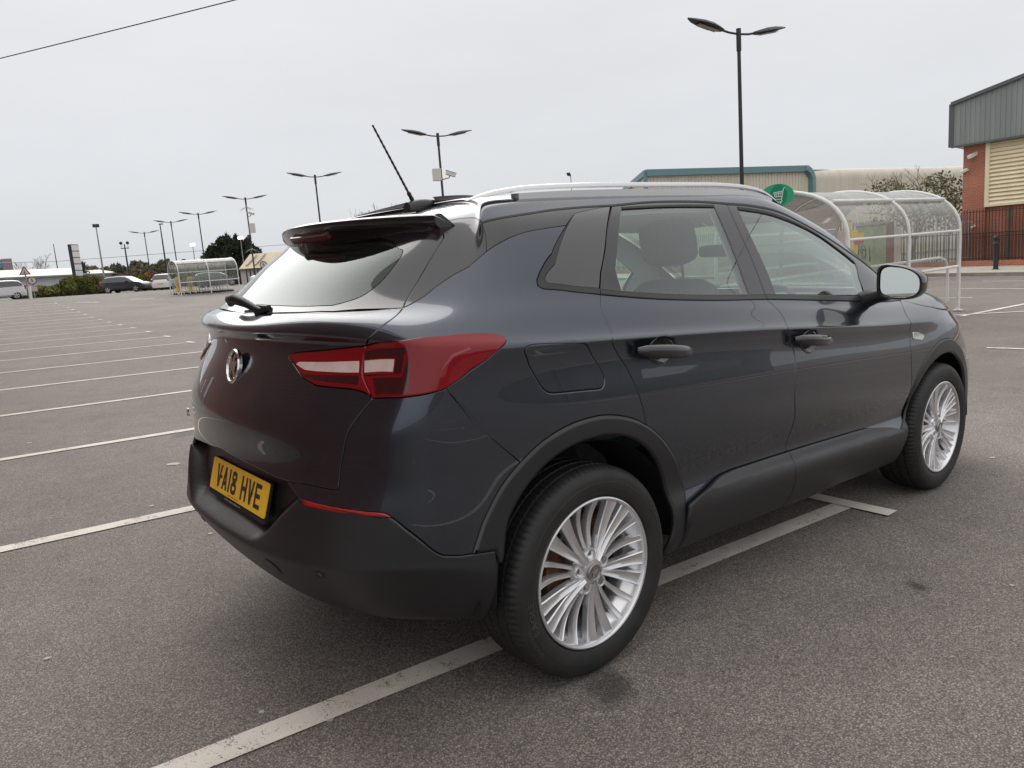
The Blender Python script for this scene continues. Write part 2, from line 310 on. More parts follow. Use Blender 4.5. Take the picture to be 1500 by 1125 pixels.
# ---------------------------------------------------------------- parked car
CU=[0]
for j in range(NU-1): CU.append(CU[-1]+float(np.linalg.norm(NET[2:13,j+1]-NET[2:13,j],axis=1).mean()))
CV=[0]
for i in range(NV-1): CV.append(CV[-1]+float(np.linalg.norm(NET[i+1,2:8]-NET[i,2:8],axis=1).mean()))
CU=np.array(CU);CV=np.array(CV);IU=np.arange(NU);IV=np.arange(NV)
def toXY(uv): return np.stack([np.interp(uv[:,0],IU,CU),np.interp(uv[:,1],IV,CV)],1)
def toUV(xy): return np.interp(xy[:,0],CU,IU),np.interp(xy[:,1],CV,IV)
def cr(P,step):
    P=np.array(P,float); n=len(P)
    if n==2: Q=P
    out=[]
    for i in range(n-1):
        p1,p2=P[i],P[i+1]; p0=P[i-1] if i>0 else 2*p1-p2; p3=P[i+2] if i+2<n else 2*p2-p1
        L=np.linalg.norm(p2-p1); k=max(1,int(math.ceil(L/step)))
        t0=0;t1=max(np.linalg.norm(p1-p0),1e-6)**.5;t2=t1+max(L,1e-6)**.5;t3=t2+max(np.linalg.norm(p3-p2),1e-6)**.5
        for q in range(k):
            t=t1+(t2-t1)*q/k
            A1=(t1-t)/(t1-t0)*p0+(t-t0)/(t1-t0)*p1; A2=(t2-t)/(t2-t1)*p1+(t-t1)/(t2-t1)*p2; A3=(t3-t)/(t3-t2)*p2+(t-t2)/(t3-t2)*p3
            B1=(t2-t)/(t2-t0)*A1+(t-t0)/(t2-t0)*A2; B2=(t3-t)/(t3-t1)*A2+(t-t1)/(t3-t1)*A3
            out.append((t2-t)/(t2-t1)*B1+(t-t1)/(t2-t1)*B2)
    return out
def outline(names,step=.012):
    pts=[]
    for nm in names:
        if isinstance(nm,str):
            rev=nm[0]=='-'; e=EDGES[nm.lstrip('-')]; e=e[::-1] if rev else e
        else: e=nm
        xy=toXY(np.array(e,float)); seg=cr(xy,step)
        pts+=seg; last=xy[-1]
        pts.append(last)
    out=[pts[0]]
    for q in pts[1:]:
        if np.linalg.norm(q-out[-1])>2e-4: out.append(q)
    if np.linalg.norm(out[0]-out[-1])<=2e-4: out.pop()
    A=np.array(out); x,y=A[:,0],A[:,1]
    if (x*np.roll(y,-1)-np.roll(x,-1)*y).sum()<0: A=A[::-1]
    return A
def inset(A,d):
    cen=A[:,0]<1e-4
    a=A-np.roll(A,1,0); b=np.roll(A,-1,0)-A
    na=np.stack([-a[:,1],a[:,0]],1)/np.linalg.norm(a,axis=1)[:,None]; nb=np.stack([-b[:,1],b[:,0]],1)/np.linalg.norm(b,axis=1)[:,None]
    n=na+nb; l=np.linalg.norm(n,axis=1)[:,None]; n=n/np.maximum(l,1e-6)
    c=np.clip((n*na).sum(1),.45,1)[:,None]
    o=A+n*d/c
    o[cen,0]=0
    # endpoints of the centre edge move only along it
    return o
def inside(P,poly):
    x,y=P[:,0],P[:,1]; c=np.zeros(len(P),bool); n=len(poly)
    for i in range(n):
        x1,y1=poly[i-1];x2,y2=poly[i]
        m=((y1>y)!=(y2>y)); 
        if y1!=y2: c^=m&(x<(x2-x1)*(y-y1)/(y2-y1)+x1)
    return c
def pdist(P,poly):
    if not len(P): return np.zeros(0)
    d=np.full(len(P),1e9); A=poly; B=np.roll(poly,-1,0)
    for s in range(0,len(P),4000):
        p=P[s:s+4000,None,:]; ab=(B-A)[None]; t=((p-A[None])*ab).sum(2)/np.maximum((ab**2).sum(2),1e-12); t=np.clip(t,0,1)[...,None]
        d[s:s+4000]=np.linalg.norm(p-(A[None]+ab*t),axis=2).min(1)
    return d
RING=[(.0018,-.009),(.0018,-.0016),(.0042,0)]
def panel_geo(names,off=0,rings=RING,holes=(),step=.022,disp=None,bstep=.012,vrange=None):
    O=outline(names,bstep); loops=[(O,1)]+[(outline(h,bstep),-1) for h in holes]
    V=[];N=[];F=[]
    def ev(XY,o):
        u,v=toUV(XY); n=Nrm(u,v); p=S(u,v); oo=np.full(len(u),float(o)+off)
        if disp is not None: oo=oo+disp(p)
        if disp is not None:
            P0=p+n*oo[:,None]; e=.004
            def q(du,dv):
                pp=S(np.clip(u+du,0,NU-1),np.clip(v+dv,0,NV-1)); nn=Nrm(np.clip(u+du,0,NU-1),np.clip(v+dv,0,NV-1)); return pp+nn*(float(o)+off+disp(pp))[:,None]
            n2=np.cross(q(e,0)-q(-e,0),q(0,e)-q(0,-e)); n2/=np.maximum(np.linalg.norm(n2,axis=1)[:,None],1e-12); return P0,n2
        return p+n*oo[:,None],n
    cons=[];cverts=[];base2=[]
    inn=[]
    for A,sg in loops:
        prev=None; L=len(A)
        cen=A[:,0]<1e-4
        for k,(d,o) in enumerate(rings):
            Q=inset(A,d*sg); p,n=ev(Q,o)
            if k==len(rings)-1:
                inn.append((Q,sg,cen)); last=(p,n)
            else:
                # tilt normals outwards at the rolled edge
                p2,_=ev(inset(A,(d+.004)*sg),o); t=p-p2; t/=np.maximum(np.linalg.norm(t,axis=1)[:,None],1e-9)
                n=n*(0.0 if k==0 else 1)+t*(1 if k==0 else .8); n/=np.linalg.norm(n,axis=1)[:,None]
            b=len(V); V+=list(p);N+=list(n)
            if prev is not None:
                for i in range(L):
                    j=(i+1)%L
                    if cen[i] and cen[j]: continue
                    F.append((prev+i,prev+j,b+j,b+i) if sg>0 else (prev+j,prev+i,b+i,b+j))
            prev=b
        base2.append(prev)
    # interior
    O2=inn[0][0]; mn=O2.min(0);mx=O2.max(0)
    gx=np.arange(mn[0]+step*.5,mx[0],step); gy=np.arange(mn[1]+step*.35,mx[1],step*.7)
    P=np.stack(np.meshgrid(gx,gy),-1).reshape(-1,2)
    if O2[:,0].min()<1e-4: P=np.concatenate([P,np.stack([np.zeros(len(gy)),gy],1)])
    m=inside(P+np.array([1e-7,0]),O2)
    for Q,sg,c in inn[1:]: m&=~inside(P,Q)
    P=P[m]
    for Q,sg,c in inn: P=P[(pdist(P,Q)>step*.4)|((P[:,0]<1e-6)&(pdist(P,Q[Q[:,0]>1e-4] if (Q[:,0]>1e-4).any() else Q)>step*.4))]
    # points on centre line sit on the outline edge: push into list anyway (cdt merges them on the edge)
    allp=[];edges=[];idx=[]
    for (Q,sg,c),b in zip(inn,base2):
        s0=len(allp); L=len(Q); allp+=[Vector(q) for q in Q]; edges+=[(s0+i,s0+(i+1)%L) for i in range(L)]; idx+=[b+i for i in range(L)]
    ni=len(allp); allp+=[Vector(q) for q in P]
    r=delaunay_2d_cdt(allp,edges,[],0,1e-7)
    vc,fc,ov=r[0],r[2],r[3]
    XY=np.array([tuple(q) for q in vc]); p,n=ev(XY,rings[-1][1])
    mp=[]
    for i,o in enumerate(ov):
        o=[q for q in o if q<ni]
        if o: mp.append(idx[o[0]])
        else: mp.append(len(V)); V.append(p[i]);N.append(n[i])
    T=np.array([tuple(f) for f in fc]); C=XY[T].mean(1)
    m=inside(C,inn[0][0])
    for Q,sg,c in inn[1:]: m&=~inside(C,Q)
    a=XY[T]; ar=(a[:,1,0]-a[:,0,0])*(a[:,2,1]-a[:,0,1])-(a[:,1,1]-a[:,0,1])*(a[:,2,0]-a[:,0,0])
    for t,ok,s_ in zip(T,m,ar):
        if ok and abs(s_)>1e-10:
            q=[mp[i] for i in t]; F.append(tuple(q if s_>0 else q[::-1]))
    V=np.array(V);N=np.array(N)
    # uniform winding: outward
    F2=[]
    for f in F:
        a=V[f[0]];b=V[f[1]];c=V[f[2]]; g=np.cross(b-a,c-a)
        s_=g@(N[f[0]]+N[f[1]]+N[f[2]])
        F2.append(f if s_>0 else f[::-1])
    return V,N,F2
def pmesh(name,parts,m,parent):
    V=np.concatenate([p[0] for p in parts]);N=np.concatenate([p[1] for p in parts]);F=[];b=0
    for p in parts:
        F+=[tuple(i+b for i in f) for f in p[2]]; b+=len(p[0])
    me=bpy.data.meshes.new(name); me.from_pydata(V.tolist(),[],F); me.polygons.foreach_set('use_smooth',[True]*len(F)); me.update()
    used=len(me.vertices)
    me.normals_split_custom_set_from_vertices(N.tolist())
    return link(name,me,m,parent)
def mir(g):
    V,N,F=g; k=np.array([1,-1,1.]); return (V*k,N*k,[f[::-1] for f in F])
def panel(name,names,m,parent,both='sep',**kw):
    g=panel_geo(names,**kw)
    if both=='join': return pmesh(name,[g,mir(g)],m,parent)
    if both=='one': return pmesh(name,[g],m,parent)
    return pmesh(name,[g],m,parent),pmesh(name,[mir(g)],m,parent)
paint=mat('dark_blue_grey_metallic_paint',(.042,.051,.068),rough=.24,metal=.82,coat=1,spec=.5)
gloss=mat('gloss_black_trim',(.012,.011,.014),rough=.12,coat=.6,spec=.5)
satin=mat('satin_black_trim',(.020,.020,.021),rough=.33,spec=.5)
clad=mat('grained_black_plastic',(.014,.0145,.016),rough=.38,spec=.55,noise=.10,nscale=3,bump=.12,bscale=900,rvar=.05)
black=mat('matt_black',(.006,.006,.007),rough=.8)  # plain matt black for underbody, wheel wells, cable and small black parts
rubber=mat('tyre_rubber',(.020,.0195,.019),rough=.55,noise=.25,nscale=14,bump=.15,bscale=250,spec=.4)
letter=mat('tyre_lettering',(.055,.054,.052),rough=.5)
alloy=mat('silver_alloy',(.72,.72,.73),rough=.24,metal=.75,coat=.3,noise=.04,nscale=30)
chrome=mat('chrome',(.75,.75,.76),rough=.08,metal=1)
railm=mat('satin_aluminium',(.62,.62,.63),rough=.25,metal=.6)
rust=mat('rusty_disc',(.13,.06,.03),rough=.75,metal=.3,noise=.5,nscale=40)
steel=mat('brake_disc_steel',(.28,.26,.24),rough=.4,metal=.9,noise=.3,nscale=30)
redlens=mat('red_lens',(.21,.003,.008),rough=.12,coat=.55,spec=.2)
redlens2=mat('deep_red_lens',(.035,.001,.003),rough=.16,coat=1)
reflm=mat('red_reflector',(.42,.01,.012),rough=.18,coat=.6,bump=.2,bscale=600)
clear=mat('clear_lens',(.80,.66,.60),rough=.18,coat=1,metal=.25,noise=.12,nscale=25)
glass=glassmat('side_glass',(.70,.86,.78),1.52,2.8)
rglass=glassmat('rear_glass',(.40,.49,.45),1.52,1.0)
pglass=mat('privacy_glass',(.012,.013,.014),rough=.05,coat=1,spec=.6)
trimin=mat('interior_light_trim',(.55,.58,.56),rough=.8)
fabric=mat('dark_seat_fabric',(.05,.055,.055),rough=.9,noise=.2,nscale=60,bump=.3,bscale=300)
dash=mat('dashboard_plastic',(.022,.024,.025),rough=.6)
mirglass=mat('mirror_glass',(.62,.65,.62),rough=.01,metal=1)
CY=-.04   # the badge, plate and wiper sit a hand's breadth off the modelled axis
car=thing('parked_car','dark blue grey SUV parked across the near bay line, seen from its rear right corner','car')
car.matrix_world=GM.to_4x4()
CORE=mat('body_core',(.008,.008,.009),rough=.7)
archhole=['archInX']; 
EDGES['archInX']=EDGES['archIn'][1:]+[(EDGES['archIn'][-1][0],.12),(3.35,.12),EDGES['archIn'][1]]
EDGES['faInX']=EDGES['faI']+[(EDGES['faI'][-1][0],.12),(EDGES['faI'][0][0],.12),EDGES['faI'][0]]
EDGES['rgIn']=None
def recess(p):
    y=np.abs(p[:,1]); z=p[:,2]
    hw=.34+(z-.56)*1.10
    return np.where(p[:,0]<-.5,-.062*sm((hw-y+.02)/.085)*sm((z-.530)/.075),0)
# underlying shell seen through the shut lines
WIN=[['rwT','rwF','rwB','rwR','rwR2'],['fwT','fwF','fwB','fwR']]
REARW=['rgR','rgB',[EDGES['rgB'][-1],EDGES['rgR'][0]]]
WS_=[(6.62,15.85),(10,16.05)];WS=[WS_,[(10,16.05),(10,12.35)],[(10,12.35),(8,12.4),(7.1,12.5)],[(7.1,12.5),(6.95,13.6),(6.78,14.8),(6.62,15.85)]]
CHO=[[(0,.15),(10,.15)],[(10,.15),(10,19)],[(10,19),(0,19)],[(0,19),(0,.15)]]
holes=[['archInX'],['faInX']]+WIN+[WS]
# the shell is split at the rear screen so that its opening lies on the centre line
gsh=['rgR',[EDGES['rgR'][0],(0,19)],[(0,19),(10,19)],[(10,19),(10,.15)],[(10,.15),(0,.15)],[(0,.15),EDGES['rgB'][-1]],'-rgB']
shell=panel('body_shell',gsh,CORE,car,both='join',holes=holes,off=-.012,rings=[(0,0)],step=.04,bstep=.03,disp=recess)
LH=[['archInX'],['faInX']]+WIN+[WS]
cut=[['rgR',[EDGES['rgR'][0],(0,18.9)],[(0,18.9),(9.99,18.9)],[(9.99,18.9),(9.99,11.6)],[(9.99,11.6),(0,11.6)],[(0,11.6),EDGES['rgB'][-1]],'-rgB']]
panel('interior_trim',cut[0],trimin,car,both='join',holes=WIN+[WS],off=-.035,rings=[(0,0)],step=.05,bstep=.03)
# painted body: quarter panels, roof, bonnet, wings
def body_parts():
    g=[]
    q=panel_geo(['accL','qwR','qwB','qwB2','rdR','archT','bq','-lampB','-lampT','-gC','-gB'],holes=[['flap','flap2','flap3','flap4']])
    roof=panel_geo(['gA',[EDGES['gA'][-1],EDGES['bl'][0]],'bl','blB','blC',[EDGES['blC'][-1],(6.95,12.35)],[(6.95,12.35),(6.85,13.6),(6.68,14.8),(6.52,16.0)],[(6.52,16.0),(8,16.15),(10,16.15)],[(10,16.15),(10,19)],[(10,19),(0,19)],[(0,19),(0,17.0)],[(0,17.0),(1.2,17.0),EDGES['gA'][0]]],step=.03)
    wing=panel_geo(['fG','faO',[EDGES['faO'][-1],(8.2,.4)],[(8.2,.4),(8.2,8.8)],[(8.2,8.8),(7.9,9.05),EDGES['bonE'][-1]],'-bonE'],step=.03)
    bon=panel_geo(['bonE',[EDGES['bonE'][-1],(7.9,9.05),(8.4,9.0),(9,8.9),(10,8.8)],[(10,8.8),(10,12.1)],[(10,12.1),(8,12.15),(6.9,12.2),EDGES['bonE'][0]]],step=.03)
    nose=panel_geo([[(8.2,.4),(10,.4)],[(10,.4),(10,8.8)],[(10,8.8),(9,8.9),(8.2,8.8)],[(8.2,8.8),(8.2,.4)]],step=.04)
    return q,roof,wing,bon,nose
bp=body_parts()
pmesh('body',[x for g in bp for x in (g,mir(g))],paint,car)
panel('windscreen',WS,glass,car,both='join',rings=[(.001,0)],step=.05)
panel('cowl',[[(6.9,12.2),(10,12.12)],[(10,12.12),(10,12.34)],[(10,12.34),(7.0,12.42),(6.9,12.2)]],black,car,both='join',rings=[(.001,-.004)])
# tailgate
tg=panel('tailgate',['gl','gC','lampInT','lampInB','lampInB2','gD','gE','gF',[(0,5.05),(0,11.35)]],paint,car,both='join')
panel('rear_window',['rgR','rgB',[EDGES['rgB'][-1],EDGES['rgR'][0]]],rglass,car,both='join',rings=[(0,-.0005)],step=.03)
RW=car.children[-1]
pmesh('ceramic_border',[x for g in [panel_geo(['gl','earL','glTop',[(0,15.3),EDGES['rgR'][0]],'rgR','rgB',[EDGES['rgB'][-1],(0,11.35)]],off=-.001)] for x in (g,mir(g))],gloss,RW)
panel('pillar_cover',['earL','earT','earTop','gA2','gB'],gloss,car)
# black side trim
panel('pillar_trim',['gA2','accL',[EDGES['accL'][-1],EDGES['qgO'][0]],'-qgT',[EDGES['qgT'][0],EDGES['qwF'][0]],'-bl',[EDGES['bl'][0],EDGES['gA2'][0]]],gloss,car)
qa,qb=panel('quarter_window',['qgO','qgO2','qgB','qgF','qgT'],pglass,car,rings=[(.001,-.006),(.001,-.002),(.003,-.0005)])
for o,l in ((qa,1),(qb,-1)): pass
tr=panel('window_surround',['qwR','qwB','qwB2',[EDGES['qwB2'][-1],EDGES['trR'][0]],[EDGES['trR'][0],EDGES['qgB'][-1]],'-qgB','-qgO2','-qgO',[EDGES['qgO'][0],EDGES['qwR'][0]]],satin,car,off=.0015)
# doors
def doors(nm,names,frame,hole,trim,mould,gl,handle,hc,wl):
    a,b=panel(nm,names,paint,car,holes=[[hole]])
    for sgn,par in ((1,a),(-1,b)):
        k=lambda g: g if sgn>0 else mir(g)
        pmesh('window_frame',[k(frame)],gloss,par)
        pmesh('window_trim',[k(trim)],satin,par)
        pmesh('side_moulding',[k(mould)],clad,par)
        pmesh('window',[k(gl)],glass,par)
        hx,hz,l,dip=handle
        # handle: a bowed bar over a dished cup
        m=MB(); pts=[];rr=[]
        for i in range(15):
            t=i/14; x=hx-l/2+l*t; z=hz-dip*(t-.5); bow=.040*(math.sin(math.pi*min(max(t*1.0,0),1))**.45)
            pts.append((x,-sgn*(.918+bow*.9),z)); rr.append(.0185*(.50+.50*math.sin(math.pi*t)**.35))
        m.tube(pts,rr,14); m.v=[(a,b,(hz-dip*((a-hx)/l))+(c_-(hz-dip*((a-hx)/l)))*1.30) for a,b,c_ in m.v]
        hb=m.build('door_handle',gloss,par)
        m=MB(); n=24; V=[];F=[]
        cx,cz=hc
        rows=[(1.06,-.012),(.97,-.010),(.80,-.022),(.5,-.030),(.01,-.032)]
        for s_,d in rows:
            for j in range(n):
                an=2*math.pi*j/n; V.append((cx+.060*s_*math.cos(an)*(1+.10*math.cos(2*an)),-sgn*(.9165+d),cz+.047*s_*math.sin(an)))
        for i in range(len(rows)-1):
            for j in range(n): F.append((i*n+j,i*n+(j+1)%n,(i+1)*n+(j+1)%n,(i+1)*n+j))
        m.add(V,F,0,True); m.build('handle_recess',gloss if wl else gloss,par)
    return a,b
def mdisp(p):
    zl=.490-.042*(p[:,0]-.45); zt=.553-.040*(p[:,0]-.70); z=p[:,2]
    up=np.clip((zt-z)/(zt-zl),0,1); dn=np.clip(1-(zl-z)/.20,0,1)
    return .030*np.where(z>zl,up,dn)
rdF=panel_geo(['blB','bp','-trT',[EDGES['trT'][0],EDGES['qwF'][1]],[EDGES['qwF'][1],EDGES['qwF'][0]]],holes=[['rwT','rwF','rwB','rwR','rwR2']],off=-.0005)
rdT=panel_geo(['trT','bp2','-rdTop','-trR'],off=.003)
rdM=panel_geo(['rmT','rmT2','-archRB','-rmB','-dG2'],off=.004,rings=[(.0015,-.020),(.0015,-.002),(.004,0)],disp=mdisp,step=.011)
rdG=panel_geo(['rwT','rwF','rwB','rwR','rwR2'],off=-.004,rings=[(-.002,0)],step=.04)
doors('rear_door',['rdTop','dG','rmT','rmT2','archR','-rdR'],rdF,'cupR',rdT,rdM,rdG,(.35,1.034,.262,.030),(.352,1.036),0)
fdF=panel_geo(['blC',[EDGES['blC'][-1],EDGES['trF'][0]],'-trT2','-bp'],holes=[['fwT','fwF','fwB','fwR']],off=-.0005)
fdT=panel_geo(['trT2','trF','-fdTop','-bp2'],off=.003)
fdM=panel_geo(['fmR','fmB','-dG2','-fmT2','-fmT'],off=.004,rings=[(.0015,-.020),(.0015,-.002),(.004,0)],disp=mdisp,step=.011)
fdG=panel_geo(['fwT','fwF','fwB','fwR'],off=-.004,rings=[(-.002,0)],step=.04)
doors('front_door',['fdTop','fG','fmT','fmT2','-dG'],fdF,'cupF',fdT,fdM,fdG,(1.303,.971,.262,.030),(1.306,.963),1)
def strip(nm,edges,dv,off,m_,parent,du=0):
    pts=[]
    for e in edges: pts+=EDGES[e] if not pts else EDGES[e][1:]
    q=[(a+du,b+dv) for a,b in pts][::-1]
    return panel(nm,[pts,[pts[-1],q[0]],q,[q[-1],pts[0]]],m_,parent,off=off,rings=[(0,-.004),(.0002,0)],step=.02)
seal=mat('black_rubber_seal',(.006,.006,.006),rough=.55)
strip('roof_seal',['bl','blB','blC'],-.13,.0014,seal,car)
strip('window_seal',['rwT'],.13,.0012,seal,car)
strip('window_seal',['fwT'],.15,.0012,seal,car)
# lamps
LR=[(.0015,-.012),(.0015,.004),(.006,.0075)]
la,lb=panel('tail_lamp',['lampT','lampB','lampB2','-gL'],redlens,car,rings=LR,step=.015)
lc,ld=panel('tailgate_lamp',['lampInT','lampInB','lampInB2','-gL'],redlens,car,rings=LR,step=.015)
def sub(par2,nm,poly,m,off,names=True):
    g=panel_geo([poly[i:i+2] for i in range(len(poly)-1)]+[[poly[-1],poly[0]]],off=off,rings=[(0,-.003),(.0,0)],step=.012)
    pmesh(nm,[g],m,par2[0]); pmesh(nm,[mir(g)],m,par2[1])
sub((lc,ld),'clear_strip',LAMPUV['ci'],clear,.0085)
sub((la,lb),'clear_strip',LAMPUV['co'],clear,.0085)
sub((la,lb),'dark_surround',LAMPUV['d1'],redlens2,.0080)
sub((la,lb),'brake_lens',LAMPUV['d2'],redlens2,.0080)
sub((la,lb),'light_guide',LAMPUV['g1'],mat('red_light_guide',(.24,.008,.014),rough=.15,coat=1),.0080)
sub((la,lb),'light_guide',LAMPUV['g2'],mat('red_light_guide',(.42,.02,.03)),.0080)
sub((lc,ld),'dark_surround',LAMPUV['d3'],redlens2,.0080)
# rear bumper
bm_=panel_geo(['bq','archL','-bmpO2','-bmpO','-reflT','-bmpI','-gE','-gD','-lampB2'])
RB=pmesh('rear_bumper',[bm_],paint,car); RB2=pmesh('rear_bumper',[mir(bm_)],paint,car)
panel('fuel_flap',['flap','flap2','flap3','flap4'],paint,car,both='one')
cl=panel_geo(['gF','bmpI','reflB','bmpO','bmpO2','archSeam','bmpArch',[EDGES['bmpArch'][-1],(3.1,.2)],[(3.1,.2),(0,.2)],[(0,.2),(0,5.05)]],off=.006,disp=recess,rings=[(.0015,-.02),(.0015,-.002),(.005,0)],step=.015)
pmesh('bumper_cladding',[cl,mir(cl)],clad,RB)
for o in panel('reflector',['reflT','reflB'],reflm,RB,rings=[(.001,-.008),(.001,-.001),(.004,.002)],step=.01): pass
# wheel arch trims
AR=[(.0012,-.008),(.0012,.003),(.005,.0058),(.012,.0066)]
panel('wheel_arch_trim',['archT','archL','archSeam','archIn','archBt','archRB','archR'],clad,car,rings=AR,step=.018)
panel('wheel_arch_trim',['faO','-faF','-faI','faR',[EDGES['faR'][-1],EDGES['fG'][-1]]],clad,car,rings=AR,step=.018)
# under body and wheel wells
m=MB(); m.box((1.35,0,.31),(3.5,1.30,.12)); m.build('underbody',black,car)
for cx in (0,2.675):
    for s in (1,-1):
        m=MB(); n=22; V=[];F=[]
        for k in range(n+1):
            a=math.pi*k/n; rr=.445
            for y in (.88,.80,.5): V.append((cx+rr*math.cos(a),-s*y,.335+rr*math.sin(a)))
        for k in range(n):
            for q in range(2): F.append((k*3+q,k*3+q+1,(k+1)*3+q+1,(k+1)*3+q))
        m.add(V,F,0,True)
        V=[(cx,-s*.5,.335)]+[(cx+.445*math.cos(math.pi*k/n),-s*.5,.335+.445*math.sin(math.pi*k/n)) for k in range(n+1)]
        m.add(V,[(0,k,k+1) for k in range(1,n+1)])
        m.build('wheel_well',black,car)
# spoiler blade with dark underside
def spo():
    top=MB();und=MB(); n=41; T=[];U_=[]
    for i in range(n):
        t=-1+2*i/(n-1); y=t*.580; a=abs(t)
        xt=-.492+.180*a**1.8; zt=1.522-.008*a**3; th=.020+.010*a**3
        if abs(t)<.5: pass
        xf=-.25-.035*a**4; zf=1.519-.008*a**4
        xg=-.435+.135*a**1.8; zg=1.447-.004*a
        y2=y+CY*(1-a)
        T.append([(xf,y2,zf+.004),(xf*.6+xt*.4,y2,zf*.6+zt*.4+.003),(xt+.05,y2,zt+.004),(xt+.008,y2,zt+.001),(xt,y2,zt-.004)])
        U_.append([(xt,y2,zt-.0045),(xt+.002,y2,zt-th),(xt+.02,y2,zt-th-.016),(xg,y2,zg),(xg+.07,y2,zg+.03)])
    for M_,Q in ((top,T),(und,U_)):
        V=[p for r in Q for p in r];k=5;F=[(i*k+j,i*k+j+1,(i+1)*k+j+1,(i+1)*k+j) for i in range(n-1) for j in range(k-1)]
        M_.add(V,F,0,True)
    for q in (0,n-1): und.add(U_[q],[tuple(range(5))]); und.add([*T[q],U_[q][4]],[tuple(range(6))])
    o=top.build('spoiler',paint,car,sharp=60); gg=panel_geo(['earTop','-gA',[EDGES['gA'][0],(1.2,17.0),(0,17.0)],[(0,17.0),(0,15.3)],'-glTop']); pmesh('spoiler_mount',[gg,mir(gg)],paint,o); u=und.build('spoiler_underside',gloss,o,sharp=50)
    m=MB(); m.box((-.462,CY+.03,1.478),(.022,.30,.028),Matrix.Rotation(R(-38),3,'Y')); m.build('brake_light',mat('brake_lamp_off',(.10,.006,.012),rough=.25,coat=.5),o,bevel=.006)
spo()
# roof antenna
m=MB(); V=[];F=[];n=12;k=9
for i in range(k):
    t=i/(k-1); x=-.075+.225*t; h=.048*(math.sin(math.pi*(.22+.78*t))**.8)*(1 if i<k-1 else .05); w=.030*(math.sin(math.pi*(.30+.70*t))**.6)
    for j in range(n):
        a=math.pi*j/(n-1); V.append((x,CY+w*math.cos(a),1.568+h*math.sin(a)**.8))
for i in range(k-1):
    for j in range(n-1): F.append((i*n+j,i*n+j+1,(i+1)*n+j+1,(i+1)*n+j))
F.append(tuple(range(n)))
m.add(V,F,0,True); an=m.build('antenna_base',satin,car)
m=MB(); pts=[];rr=[]
for i in range(30):
    t=i/29; pts.append((-.045-.15*t,CY,1.605+.27*t)); rr.append((.0075 if t<.12 else .0042)+(.0012 if i%2 else 0)-(.001*t))
m.tube(pts,rr,8); m.build('antenna_rod',satin,an)
# roof rails
_u,_v=np.meshgrid(np.linspace(2.5,7.5,160),np.linspace(15,19,90)); _s=S(_u,_v).reshape(-1,3)
def roofz(x,y):
    d=(_s[:,0]-x)**2+(_s[:,1]+abs(y))**2; i=np.argsort(d)[:6]; w=1/(d[i]+1e-6); return float((_s[i,2]*w).sum()/w.sum())
_xs=np.linspace(-.06,1.66,60); _pf=np.polyfit(_xs,[roofz(x,.60-.035*max(0,x-1)/.6) for x in _xs],5)
for s in (1,-1):
    def rp(x,dz): 
        return (x,-s*(.588+.018*math.sin(math.pi*min(max((x+.2)/1.8,0),1))-.035*max(0,(x-1.0))/.6),dz)
    def zr(x): return float(np.polyval(_pf,min(max(x,-.06),1.66)))+.002-.10*max(0,-.06-x)
    m=MB(); V=[];F=[]; n=34; sec=[(-.017,-.006),(-.014,.004),(-.006,.009),(.006,.009),(.014,.004),(.017,-.006),(.0,-.009)]
    for i in range(n):
        t=i/(n-1); x=(-.20+1.86*t) if s>0 else (.1+1.56*t); lift=(.023 if s>0 else .008)*min(1,(t/.13))**.6*min(1,((1-t)/.10))**.6
        f=max(.25,min(1,t/.05,(1-t)/.05))
        for a,b in sec:
            p=rp(x,zr(x)+.006+lift+b*f); V.append((p[0],p[1]+a*(.4+.6*f),p[2]))
    k=len(sec)
    for i in range(n-1):
        for j in range(k): F.append((i*k+j,i*k+(j+1)%k,(i+1)*k+(j+1)%k,(i+1)*k+j))
    F+= [tuple(range(k)),tuple((n-1)*k+j for j in range(k))]
    m.add(V,F,0,True); rl=m.build('roof_rail',railm,car,sharp=70)
    m=MB(); V=[];F=[]
    for i in range(n):
        t=i/(n-1); x=(.0+1.55*t) if s>0 else (.15+1.4*t)
        for a,b in ((-.021,-.03),(-.021,.010),(.019,.012),(.019,-.03)):
            p=rp(x,zr(x)+.002+b); V.append((p[0],p[1]+s*0+(-s)*(-a),p[2]))
    for i in range(n-1):
        for j in range(4): F.append((i*4+j,i*4+(j+1)%4,(i+1)*4+(j+1)%4,(i+1)*4+j))
    F+= [(0,1,2,3),tuple((n-1)*4+j for j in range(4))]
    m.add(V,F,0,True); m.build('rail_base',railm,rl,sharp=50)
# number plate
def place(V,x,z,tilt,yc=CY):
    # local: (a to the right as seen from behind, b up, c outwards)
    out=[]
    for a,b,c in V:
        out.append((x+b*math.sin(tilt)-c*math.cos(tilt),yc-.028-a,z+b*math.cos(tilt)+c*math.sin(tilt)))
    return out
PX_,PZ_,PT_=-.828,.667,.28
def rrect(w,h,r,n=5):
    P=[]
    for cx,cy,a0 in ((w-r,h-r,0),(-w+r,h-r,90),(-w+r,-h+r,180),(w-r,-h+r,270)):
        for i in range(n+1):
            a=R(a0+90*i/n); P.append((cx+r*math.cos(a),cy+r*math.sin(a)))
    return P
def plate_layer(P,c0,c1):
    n=len(P); V=place([(x,y,c1) for x,y in P]+[(x,y,c0) for x,y in P],PX_,PZ_,PT_)
    return V,[tuple(range(n)),tuple(range(n,2*n))[::-1]]+[(i,(i+1)%n,n+(i+1)%n,n+i) for i in range(n)]
yel=mat('yellow_plate',(.95,.56,.010),rough=.22,coat=.5,noise=.05,nscale=12)
m=MB(); m.add(*plate_layer([(x,y-.008) for x,y in rrect(.262,.066,.008)],-.010,.0)); ph_=m
m=MB(); m.add(*plate_layer(rrect(.26,.0555,.010),.0,.003)); npl=m.build('number_plate',yel,car); ph_.build('plate_surround',black,npl)
